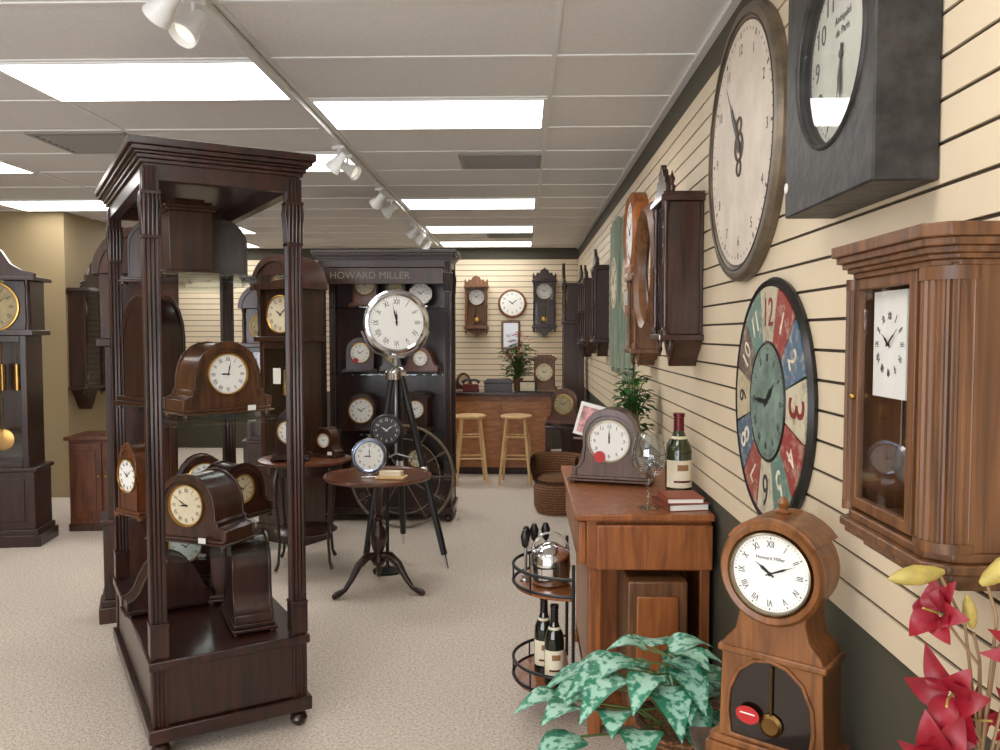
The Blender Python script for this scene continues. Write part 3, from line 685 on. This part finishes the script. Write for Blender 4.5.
for i in range(12):
    a=2*pi*(i+1)/12; P(t,'numeral',B().text(ROM[i],.07,Matrix.Translation((0,-.006,0))@Matrix.Rotation(a,4,'Y')@Matrix.Translation((0,0,.362)),.004),greyink)
P(t,'hand',B().bx(-.01,.01,-.04,-.034,-.05,.25),black); P(t,'support',B().tube([(0,.02,-.05),(0,.13,-.43)],.01,8),black)

# ---------------------------------------------------------------- right wall clocks (face -X)
def RW(name,label,cat,Y,z): return T(name,label,cat,(XR-.001,Y,z),-90)
t=RW('wall_clock','large square distressed black wall clock with round glazed aged dial','wall clock',1.775,2.165)
sq=.25; hh=.29; dx=.02
n=48; ci=circ((dx,.01),.185,n)
def sqpt(a,w,h):
    c_,s_=cos(a),sin(a); k=min(w/abs(c_) if abs(c_)>1e-6 else 9,h/abs(s_) if abs(s_)>1e-6 else 9); return (c_*k,s_*k)
outer=[sqpt(2*pi*i/n,sq,hh) for i in range(n)]
for sx,sz in((1,1),(-1,1),(-1,-1),(1,-1)):
    j=min(range(n),key=lambda i:(outer[i][0]-sx*sq)**2+(outer[i][1]-sz*hh)**2); outer[j]=(sx*sq,sz*hh)
P(t,'case',B().band(outer,ci,-.12,-.001),blackm,.004); P(t,'back_board',B().bx(-sq+.01,sq-.01,-.02,-.002,-hh+.01,hh-.01),blackm)
P(t,'rim',B().torus((dx,-.12,.01),.187,.006,'y',48,8),blackm)
dial(t,(dx,-.088,.01),.183,'arabic',face=mat('aged grey dial',srgb(206,208,196),.6,var=.1,vscale=9),inkm=ink,time=(6,30),brand=['Antiquité','de Paris'],brand_z=.42,nsz=.27,nr=.78)
P(t,'glass',B().cyl((dx,-.11,.01),.184,.003,48,'y'),glass); P(t,'price_tag',B().cyl((-.235,-.123,-.22),.012,.002,16,'y'),paper)
# big round
t=RW('wall_clock','very large round wall clock with aged dial and bronze rim','wall clock',2.81,2.22)
P(t,'case',B().lathe([(.001,0),(.445,0),(.445,-.022),(.435,-.036),(.416,-.04),(.40,-.034),(.392,-.024),(.001,-.024)],(0,0,0),72,'y'),bronze)
P(t,'inner_ring',B().torus((0,-.036,0),.407,.005,'y',64,8),mat('dark bronze',srgb(70,58,46),.45,.5))
dial(t,(0,-.026,0),.39,'arabic',face=cream2,inkm=greyink,time=(10,54),nsz=.10,nr=.80,hand=mat('hand dark',srgb(58,46,38),.5))
P(t,'flourish',B().torus((0,-.031,0),.045,.005,'y').torus((0,-.031,.07),.025,.004,'y').torus((0,-.031,-.07),.025,.004,'y'),greyink)
# colourful clock
cols=[srgb(150,64,56),srgb(84,108,130),srgb(206,196,168),srgb(150,58,50),srgb(96,128,116),srgb(200,190,166),srgb(150,72,60),srgb(78,98,118),srgb(196,182,148),srgb(104,84,74),srgb(108,136,126),srgb(192,182,158)]
cm=[worn('wedge %d'%i,c,srgb(188,178,156) if sum(c[:3])<.9 else srgb(130,118,100)) for i,c in enumerate(cols)]
t=RW('wall_clock','round wall clock with multicoloured numbered wedges and sage centre','wall clock',2.475,1.40)
P(t,'case',B().lathe([(.001,0),(.362,0),(.367,-.012),(.358,-.025),(.345,-.02),(.001,-.018)],(0,0,0),64,'y'),black)
b=B()
for i in range(12):
    b.m=i; a0=rad(90-30*i-14.3-30);a1=rad(90-30*i+14.3-30)
    o=[(.34*cos(a0+(a1-a0)*k/6),.34*sin(a0+(a1-a0)*k/6)) for k in range(7)]; q=[(.18*cos(a1+(a0-a1)*k/6),.18*sin(a1+(a0-a1)*k/6)) for k in range(7)]
    b.prism(o+q,-.024,-.018)
P(t,'dial_ring',b,cm)
nm_=[mat('numeral bone',srgb(222,212,190),.6,var=.3,vscale=30),mat('numeral red',srgb(130,44,36),.6),mat('numeral charcoal',srgb(56,54,56),.6)]
for i in range(12):
    a=2*pi*(i+1)/12; k={3:1,6:2,9:2,12:1,5:0,10:0}.get(i+1,0)
    P(t,'numeral',B().text(ARA[i],{3:.18,8:.14,9:.11,6:.14,5:.13,12:.12}.get(i+1,.10),Matrix.Translation((0,-.0245,0))@Matrix.Rotation(a,4,'Y')@Matrix.Translation((0,0,.26))@Matrix.Diagonal((.85,1,1,1)),.0008),nm_[k])
bezel(t,(0,-.018,0),.170,.008,black,.01); dial(t,(0,-.022,0),.170,'roman',face=tealdial,time=(1,45),inkm=ink,nsz=.13,hw_=1.6,hl=1.15)
wallclock((XR-.001,3.60,1.46),-90,.30,.86,.15,wd_dark2,'dark wooden pendulum wall clock with carved crest and price sticker',face=wht,tag=True)
t=RW('wall_clock','deep round brown wooden wall clock','wall clock',4.16,1.92)
P(t,'case',B().lathe([(.001,0),(.32,0),(.34,-.05),(.33,-.12),(.29,-.16),(.26,-.14),(.25,-.08),(.001,-.08)],(0,0,0),56,'y'),wd_brown); bezel(t,(0,-.09,0),.24,.02,wd_dark); dial(t,(0,-.086,0),.24,'roman',face=cream)
wallclock((XR-.001,4.74,1.42),-90,.30,.6,.12,wd_brown,'small brown drop wall clock with pointed base',crest=False)
t=RW('wall_clock','schoolhouse wall clock in orange oak with round head','wall clock',5.2,1.80)
P(t,'head',B().lathe([(.001,0),(.25,0),(.25,-.08),(.22,-.1),(.19,-.08),(.001,-.07)],(0,0,.42),48,'y'),wd_red); P(t,'drop_box',B().prism([(-.14,.22),(-.16,.0),(-.08,-.1),(.08,-.1),(.16,.0),(.14,.22)],-.1,-.001),wd_red,.004)
dial(t,(0,-.082,.42),.19,'roman'); P(t,'glass_panel',B().bx(-.09,.09,-.106,-.101,-.02,.17),recess_shade)
tealw=wood('weathered teal board',srgb(96,122,108),srgb(160,166,142),.8,(10,10,1.2),0)
for yy,z0,z1 in((5.85,1.25,2.45),(6.6,1.3,2.5)):
    t=RW('wall_hanging','tall weathered green plank panel clock hung on slatted wall','wall decoration',yy,z0)
    b=B()
    for k in range(5): b.bx(-.3+.12*k,-.185+.12*k,-.03,-.012,0 if k%2 else .04,z1-z0-(0 if k%2 else .03))
    P(t,'planks',b,tealw,.002)
    for q in(.15,.95): P(t,'batten',B().bx(-.29,.29,-.012,-.001,q,q+.05),wd_dark)
    dial(t,(0,-.031,.7),.2,'roman',face=cream)
wallclock((XR-.001,7.4,1.4),-90,.32,.95,.11,wd_dark,'dark pendulum wall clock near the far end of wall')
t=RW('wall_clock','round brown wooden wall clock with cream dial','wall clock',7.95,2.05)
P(t,'case',B().lathe([(.001,0),(.2,0),(.21,-.04),(.17,-.07),(.15,-.05),(.001,-.05)],(0,0,0),44,'y'),wd_mid); dial(t,(0,-.052,0),.15,'roman',face=cream)
wallclock((XR-.001,8.5,1.4),-90,.34,.9,.12,wd_dark2,'walnut pendulum wall clock near the far end of wall')
wallclock((XR-.001,9.1,1.35),-90,.34,1.0,.12,wd_dark,'tall dark pendulum wall clock beside the grandfather clock')
# near box clock
t=RW('wall_clock','brown walnut wall clock with fluted columns and white square dial','wall clock',1.405,1.225)
w=.175;d=.14
P(t,'back_board',B().bx(-w,w,-.012,-.001,.03,.5),wd_brown,.002)
for k in(-1,1): P(t,'side_panel',B().bx(min(k*(w-.014),k*(w-.002)),max(k*(w-.014),k*(w-.002)),-d+.02,-.012,.05,.48),wd_brown,.002)
def flute(r): return [((r if (k%4)<2 else r*.92)*cos(2*pi*k/80),(r if (k%4)<2 else r*.92)*sin(2*pi*k/80)) for k in range(80)]
for cxx,cr in((-w+.012,.012),(w-.042,.043)):
    b=B(); b.M=Matrix.Translation((cxx,-d+cr-.004,0)); b.prism(flute(cr),.06,.46,'z'); b.cyl((0,0,.048),cr*1.06,.016,24); b.cyl((0,0,.455),cr*1.06,.02,24)
    P(t,'column',b,wd_brown)
xa,xb=-.15,.088
dr=P(t,'door',B().band([(xa,.055),(xb,.055),(xb,.475),(xa,.475)],[(xa+.016,.075),(xb-.024,.075),(xb-.024,.455),(xa+.016,.455)],-d+.006,-d+.022),wd_brown,.002)
P(dr,'glass',B().bx(xa+.016,xb-.024,-d+.012,-d+.014,.075,.455),glass); P(dr,'knob',B().sphere((xa+.008,-d+.002,.26),.006,10,8),brass)
b=B()
for o,z0,z1 in((-.0,.475,.485),(.008,.485,.493),(.015,.493,.503),(.023,.503,.515),(.030,.515,.535)):
    b.prism([(-w-o,-.001),(-w-o,-d-o+.03),(-w-o+.03,-d-o),(w+o-.03,-d-o),(w+o,-d-o+.03),(w+o,-.001)],z0,z1,'z')
P(t,'cornice',b,wd_brown,.002)
b=B()
for o,z0,z1 in((.0,.035,.05),(.012,.02,.035),(.005,.008,.02),(-.02,-.012,.008)):
    b.prism([(-w-o,-.001),(-w-o,-d-o+.03),(-w-o+.03,-d-o),(w+o-.03,-d-o),(w+o,-d-o+.03),(w+o,-.001)],z0,z1,'z')
P(t,'base_moulding',b,wd_brown,.003)
dial(t,(-.05,-d+.03,.357),.060,'roman',square=(.128,.185),nsz=.2,nr=.8); P(t,'movement',B().bx(-.11,.01,-d+.031,-.02,.27,.445),wd_brown)
pendulum(t,-.045,-d+.05,.27,.12,.032,steel)

# ---------------------------------------------------------------- wine cabinet on right
t=T('wine_cabinet','orange-brown cherry wine cabinet with overhanging top, drawer and rack','cabinet',(0,0,0))
x0,x1,y0,y1=.23,.735,3.2,4.35
P(t,'top',B().bx(x0-.03,x1+.005,y0-.02,y1+.02,.878,.905),wd_red,.006)
P(t,'carcass',B().bx(x0+.02,x1,y0+.02,y1,.68,.878).bx(x0+.05,x0+.08,y0+.35,y1-.02,.05,.68).bx(x1-.03,x1,y0+.05,y1-.02,.05,.68).bx(x0+.08,x1-.03,y1-.05,y1-.02,.05,.68).bx(x0+.08,x1-.03,y0+.33,y0+.36,.08,.68).bx(x0+.05,x1,y0+.05,y1-.02,.04,.09),wd_red,.004)
P(t,'drawer',B().bx(x0+.055,x1-.005,y0-.03,y0+.02,.69,.865),wd_red,.006)
P(t,'side_board',B().bx(x0-.01,x0+.02,y0+.05,y1-.1,.69,.86),wd_red,.005)
dd=P(t,'door',B().bx(x0+.17,x0+.40,y0-.06,y0+.30,.12,.655),wd_brown,.008,label='open box-like cabinet compartment')
P(dd,'panel',B().bx(x0+.205,x0+.365,y0-.07,y0-.06,.17,.60),wd_red,.006)
for q0,q1 in((x0+.03,x0+.08),(x1-.04,x1)): P(t,'stile',B().bx(q0,q1,y0+.04,y0+.08,.0,.68),wd_red,.004)
for q0,q1 in((x0+.04,x0+.1),(x1-.06,x1)): P(t,'foot',B().bx(q0,q1,y1-.1,y1-.04,0,.05),wd_red,.003)
R=.235; nn=24; rx,ry=.20,3.48
half=[(rx+R*cos(pi/2+pi*i/nn),ry+R*sin(pi/2+pi*i/nn)) for i in range(nn+1)]
ex=lambda p,k:(rx+(p[0]-rx)*k,ry+(p[1]-ry)*k)
for z in(.16,.56):
    rs=P(t,'rack_shelf',B().prism(half,z-.02,z,'z'),wd_red,.003,label='semicircular wooden bottle shelf')
    b=B()
    for dz in(.0,.07): b.tube([(*ex(q,1.02),z+dz) for q in half],.007,8)
    for i in range(0,nn+1,6): b.tube([(*ex(half[i],1.02),z-.01),(*ex(half[i],1.02),z+.07)],.004,6)
    P(rs,'rail',b,black,label='black metal rail')
for i in(0,nn): 
    P(t,'rack_post',B().tube([(*ex(half[i],1.02),.14),(*ex(half[i],1.02),.69)],.007,8),black)
labm=mat('bottle label',srgb(232,224,196),.6); redfoil=mat('red foil',srgb(96,20,28),.35,.4); blackfoil=mat('black foil',srgb(26,22,24),.3)
def bottle(loc,label,h=.31,r=.037,foil=None,lab=True,grp=None,glassmat=None):
    t=T('wine_bottle',label,'bottle',loc,10,grp)
    P(t,'body',B().lathe([(.001,.006),(r*.8,0),(r,.006),(r,h*.55),(r*.92,h*.63),(r*.55,h*.73),(r*.38,h*.8),(r*.34,h*.96),(r*.40,h*.965),(r*.40,h*.99),(r*.3,h)],seg=28),glassmat or bottleg)
    P(t,'capsule',B().lathe([(r*.41,h*.8),(r*.38,h*.955),(r*.44,h*.96),(r*.44,h*1.002),(.001,h*1.003)],seg=24),foil or blackfoil)
    if lab:
        bl=P(t,'bottle_label',B().lathe([(r+.0008,h*.14),(r+.0008,h*.46)],seg=24,a0=rad(-170),a1=rad(0)),labm)
        P(bl,'label_emblem',B().lathe([(r+.0014,h*.34),(r+.0014,h*.41)],seg=12,a0=rad(-115),a1=rad(-65)),mat('label band',srgb(150,110,70),.6))
        P(bl,'label_stripe',B().lathe([(r+.0014,h*.2),(r+.0014,h*.225)],seg=16,a0=rad(-130),a1=rad(-50)),redfoil)
        P(t,'neck_label',B().lathe([(r*.66,h*.70),(r*.55,h*.735)],seg=24),labm)
bottle((.66,3.52,.905),'green wine bottle with cream label and red foil on cabinet',.36,.055,redfoil,glassmat=mat('green bottle',srgb(44,50,22),.08,coat=.6))
for x,y in((.13,3.36),(.09,3.47)): bottle((x,y,.16),'dark wine bottle standing on the lower tier of rack',.33,.041,grp='wine bottles on the rack')
t=T('ice_bucket','polished steel cocktail shaker with handle on rack tier','ice bucket',(.115,3.42,.56))
P(t,'body',B().lathe([(.06,0),(.078,.01),(.084,.08),(.08,.13),(.065,.15),(.03,.17),(.001,.175)],seg=28),chrome); P(t,'handle',B().torus((0,0,.14),.075,.005,'y',20,6,0,pi),chrome)
for i,(x,y) in enumerate(((.01,3.46),(.015,3.53),(.05,3.58),(.10,3.60))):
    t=T('bar_tool','upright steel bar tool with black handle','bar tool',(x,y,.56),30*i,'bar tools on the rack')
    P(t,'base',B().lathe([(.02,0),(.02,.006),(.005,.012),(.005,.14)],seg=14),steel); P(t,'handle',B().lathe([(.006,.14),(.014,.15),(.02,.19),(.01,.215),(.001,.218)],seg=12),black)
t=T('wine_glass','large empty stemmed wine glass on cabinet top','wine glass',(.50,3.30,.905))
gl=glassm('goblet glass',(.93,.95,.95,1),.10,.01,2.5,.8)
P(t,'bowl',B().lathe([(.006,.12),(.035,.13),(.06,.165),(.068,.2),(.062,.25),(.048,.30),(.0465,.30),(.0605,.25),(.0665,.2),(.0585,.166),(.034,.133),(.001,.125)],seg=36),gl)
P(t,'stem',B().lathe([(.045,.0),(.045,.003),(.012,.009),(.0045,.02),(.004,.1),(.008,.12)],seg=24),gl)
def book(loc,rot,w,d,h,m,label):
    t=T('book',label,'book',loc,rot,'books on the cabinet'); P(t,'cover',B().bx(-w/2,w/2,-d/2,d/2,0,.003).bx(-w/2,w/2,-d/2,d/2,h-.003,h).bx(-w/2,-w/2+.003,-d/2,d/2,0,h),m); P(t,'pages',B().bx(-w/2+.003,w/2-.006,-d/2+.005,d/2-.005,.003,h-.003),paper)
book((.635,3.34,.905),12,.17,.19,.028,mat('brown cover',srgb(120,64,44),.5),'brown hardcover book under another on the cabinet')
book((.635,3.335,.933),4,.15,.17,.022,mat('rust cover',srgb(150,74,52),.5),'slim rust-coloured book on top of another')
mantel('scroll',(.42,3.9,.905),-16,.36,.34,.2,wd_mid,'dark walnut mantel clock with scrolled sides and red sticker',.09,zc=.2,num='arabic',time=(12,0),sticker=True,rim=mat('pale rim',srgb(176,164,140),.35,.6))
t=T('greeting_card','pink and white picture card leaning on a small stand','card',(.33,4.22,.905),-15)
b=B(); b.M=Matrix.Translation((0,0,.17))@Matrix.Rotation(rad(14),4,'Y')@Matrix.Rotation(rad(-10),4,'X'); b.bx(-.08,.08,-.003,.003,0,.17)
P(t,'card',b,paper); b2=B(); b2.M=b.M; b2.bx(-.065,.065,-.005,-.0031,.015,.15); P(t,'picture',b2,mat('pink print',srgb(206,150,150),.5,var=.5,vscale=30))
P(t,'stand',B().tube([(-.05,-.03,0),(0,0,.2),(0,.07,0)],.005,6).tube([(.05,-.03,0),(0,0,.2)],.005,6).bx(-.07,.07,-.02,.0,.16,.17),wd_brown)
t=T('plant_stand','slim dark wooden plant stand with round top','plant stand',(.60,4.55,0)); P(t,'top',B().cyl((0,0,.86),.11,.02,28),wd_dark); P(t,'column',B().lathe([(.03,.1),(.045,.2),(.02,.3),(.02,.6),(.04,.75),(.03,.86)],seg=18),wd_dark); P(t,'base',B().lathe([(.12,0),(.12,.02),(.05,.06),(.03,.1)],seg=28),wd_dark)
random.seed(5)
bouquet((.60,4.55,.88),'leafy green houseplant in clay pot on a plant stand',.09,.46,120,0,None,L=.075,w=.05)
t=T('wicker_chair','low rounded brown wicker tub chair on carpet','chair',(.31,7.42,0),-20)
P(t,'seat',B().lathe([(.18,0),(.21,.06),(.215,.22),(.2,.27),(.001,.28)],seg=32),wicker)
P(t,'backrest',B().lathe([(.18,.22),(.22,.3),(.25,.42),(.24,.50),(.21,.52),(.19,.48),(.19,.38),(.17,.27)],seg=28,a0=rad(-20),a1=rad(200),closed=True),wicker)
P(t,'cushion',B().lathe([(.001,.26),(.16,.27),(.18,.3),(.15,.33),(.001,.335)],seg=28),mat('brown cushion',srgb(110,76,50),.9))
t=T('side_table','dark square side table against the slatted wall','table',(.46,7.98,0)); P(t,'top',B().bx(-.25,.25,-.2,.2,.7,.73),wd_dark,.004)
for a in(-1,1):
    for e in(-1,1): P(t,'leg',B().bx(a*.22-.02,a*.22+.02,e*.17-.02,e*.17+.02,0,.7),wd_dark,.002)
mantel('scroll',(.40,7.98,.73),-15,.34,.34,.15,wd_cherry,'cherry scrolled mantel clock with brass dial on dark side table',.09,face=gold_dial)

# ---------------------------------------------------------------- foreground variegated plant in basket
def basket(t,r,h):
    b=B()
    for i in range(int(h/.018)):
        z=.009+i*.018; b.torus((0,0,z),r*(.82+.18*z/h),.0105,'z',40,6)
    b.torus((0,0,h),r*1.02,.016,'z',40,8)
    P(t,'basket',b.lathe([(.001,.004),(r*.8,.004),(r*.97,h)],seg=32),wicker); P(t,'soil',B().cyl((0,0,h-.06),r*.9,.03,28),soil)
t=T('potted_plant','variegated broad-leaf green and white plant in tall wicker basket','potted plant',(.48,2.36,0))
basket(t,.14,.48)
st=B(); lf=B(); random.seed(29)
N_=34
for i in range(N_):
    a=2*pi*((i*.618)%1)+random.uniform(-.2,.2); k=i/N_
    rr=.03+.25*(1-k)**.7
    z=.50+.21*k+random.uniform(-.02,.02)
    if cos(a)>0: rr*=.55
    p=(-.11*(1-.3*k)+rr*cos(a),rr*.7*sin(a)-.02,z)
    st.tube([(0,0,.42),(p[0]*.45,p[1]*.45,z-.02),p],.0035,5)
    sz=random.uniform(.14,.19)
    lf.leaf(p,(cos(a)*.9+random.uniform(-.5,.5),sin(a)*.8-.45,random.uniform(.0,.8)),sz,sz*.68,.6,12,.08,.56,wave=.03)
P(t,'stem',st,stemg); P(t,'foliage',lf,leafvar,ang=80)

# ---------------------------------------------------------------- foreground table, clock and flowers
TZ=.64
t=T('console_table','narrow dark wooden console table against the wall','table',(.57,1.46,0))
P(t,'top',B().bx(-.16,.165,-.56,.545,TZ-.03,TZ),wd_dark2,.005)
for a in(-1,1):
    for e in(-1,1): P(t,'leg',B().bx(a*.13-.02,a*.13+.02,e*.5-.02,e*.5+.02,0,TZ-.03),wd_dark2,.003)
t=T('mantel_clock','honey wooden clock with round head, white dial and pendulum window','clock',(.580,1.85,TZ),-38)
k=.440
ol=[(-.135,.0),(-.135,.045),(-.118,.055),(-.113,.235),(-.118,.25),(-.105,.275),(-.082,.30),(-.074,.34)]
hc=[(.108*cos(rad(222-i*(264/24))),k+.108*sin(rad(222-i*(264/24)))) for i in range(25)]
body=ol+hc+[(-x,z) for x,z in ol[::-1]]
P(t,'case',B().prism(body,-.06,.06),wd_honey,.003)
P(t,'head_moulding',B().lathe([(.09,-.06),(.096,-.075),(.108,-.078),(.116,-.068),(.114,-.058),(.108,-.05),(.09,-.05)],(0,0,k),56,'y',True),wd_honey)
P(t,'crown',B().prism([(.122*cos(rad(35+i*11)),k+.122*sin(rad(35+i*11))) for i in range(11)]+[(.104*cos(rad(145-i*11)),k+.104*sin(rad(145-i*11))) for i in range(11)],-.07,.066),wd_honey,.002)
P(t,'finial',B().lathe([(.016,0),(.018,.006),(.01,.012),(.014,.024),(.008,.034),(.001,.04)],(0,0,k+.12),16),wd_honey)
P(t,'base',B().bx(-.145,.145,-.075,.07,0,.03).bx(-.138,.138,-.069,.066,.03,.048),wd_honey,.004)
P(t,'shoulder',B().bx(-.122,.122,-.066,.064,.242,.258),wd_honey,.004)
win=[(-.086,.06),(.086,.06),(.092,.11),(.088,.16),(.068,.205),(.036,.232),(0,.24),(-.036,.232),(-.068,.205),(-.088,.16),(-.092,.11)]
P(t,'window_panel',B().prism(win,-.0615,-.06),recess_shade)  # flush panel, interior shade painted on instead of a cut opening
P(t,'window_frame',B().band([(x*1.1,(z-.15)*1.08+.15) for x,z in win],win,-.067,-.058),wd_honey,.002)
pendulum(t,.005,-.067,.232,.13,.026,mat('shaded brass',srgb(128,98,58),.35,1))  # brass darkened in colour to suggest shade inside the case
stk=B(); stk.M=Matrix.Translation((-.045,-.074,.115))@Matrix.Diagonal((1.35,1,1,1)); stk.lathe([(.001,-.0005),(.02,-.0005),(.02,.0005),(.001,.0005)],(0,0,0),24,'y')
sk=P(t,'sticker',stk,redtag,label='red oval sticker')
P(sk,'sticker_band',B().bx(-.062,-.028,-.0752,-.0746,.117,.120),paper)
bezel(t,(0,-.066,k),.084,.008,mat('pewter',srgb(150,140,120),.3,1),.014); dial(t,(0,-.067,k),.084,'roman',time=(10,11),brand=['Howard Miller'],brand_z=.4,nsz=.17)

t=T('flower_vase','ceramic vase of crimson lilies with yellow buds on console table','flowers',(.615,1.16,TZ))
P(t,'vase',B().lathe([(.045,0),(.06,.02),(.07,.08),(.055,.16),(.035,.2),(.04,.22),(.034,.22),(.03,.2),(.001,.19)],seg=28),pot_white)
random.seed(19)
stm=B()
fl=[((-.020,.02,.562),(-.9,-.5,.3),.072),((-.012,.0,.455),(-.7,-.8,.0),.078),((-.03,-.01,.375),(-.5,-.8,-.3),.08),((.068,-.02,.515),(.3,-.9,.3),.066),((.075,.02,.42),(.2,-.9,-.1),.066),((.035,-.01,.32),(-.3,-.9,.2),.08),((.02,.02,.41),(.1,-1,.3),.06)]
for p,d,s in fl:
    d=Vector(d).normalized(); M=Matrix.Translation(p)@d.to_track_quat('Z','Y').to_matrix().to_4x4()
    pb=B(); pb.M=M
    for k in range(6):
        a=k*2*pi/6+random.uniform(-.3,.3); pb.leaf((cos(a)*.004,sin(a)*.004,0),(cos(a),sin(a),random.uniform(.5,1.5)),s*random.uniform(.8,1.1),s*random.uniform(.45,.62),random.uniform(.5,.95),14,.22,.72,wave=.05)
    bo=P(t,'blossom',pb,petal,ang=85)
    sb=B(); sb.M=M; sb.tube([(0,0,0),(.002,.002,s*.4),(.008,.004,s*.75)],.0016,5)
    P(bo,'stamen',sb,budm)
    stm.tube([(0,0,.18),(.03,0,.3),(.035+p[0]*.25,p[1]*.5,p[2]-.07),p],.0022,6)
for p,d,q in [((-.055,.02,.618),(-1,0,-.15),1.25),((.055,.0,.635),(.9,-.2,.8),1.3),((.095,.02,.58),(.3,0,1),1.2),((.02,.02,.565),(-.2,0,1),.8)]:
    M=Matrix.Translation(p)@Vector(d).normalized().to_track_quat('Z','Y').to_matrix().to_4x4()@Matrix.Scale(q,4); bud=B(); bud.M=M
    bud.lathe([(.003,-.03),(.008,-.02),(.012,0),(.009,.018),(.004,.028),(.001,.033)],seg=12); stm.tube([(0,0,.18),(.03,0,.36),(p[0]*.3+.03,p[1],p[2]-.07),tuple(Vector(p)-Vector(d).normalized()*.03)],.0022,6)
    P(t,'bud',bud,budm)
P(t,'stem',stm,stemp)

# ---------------------------------------------------------------- light, world, camera
w=bpy.data.worlds.new('World'); S.world=w; w.use_nodes=True
bg=w.node_tree.nodes['Background']; bg.inputs[0].default_value=(.85,.9,1,1); bg.inputs[1].default_value=2
ld=bpy.data.lights.new('window_daylight','AREA'); ld.shape='RECTANGLE'; ld.size=5.2; ld.size_y=1.9; ld.energy=170; ld.color=(.97,.98,1)
lo=bpy.data.objects.new('window_daylight',ld); COL.objects.link(lo); lo.location=(-2.8,YF+.05,1.5); lo.rotation_euler=(rad(94),0,0)
cd=bpy.data.cameras.new('Camera'); cd.lens=29.9; cd.sensor_width=36; cd.clip_start=.05
co=bpy.data.objects.new('Camera',cd); COL.objects.link(co); co.location=(0,0,1.6); co.rotation_euler=(rad(90-2.83),0,rad(1.59)); S.camera=co
S.view_settings.view_transform='Standard'; S.view_settings.exposure=0
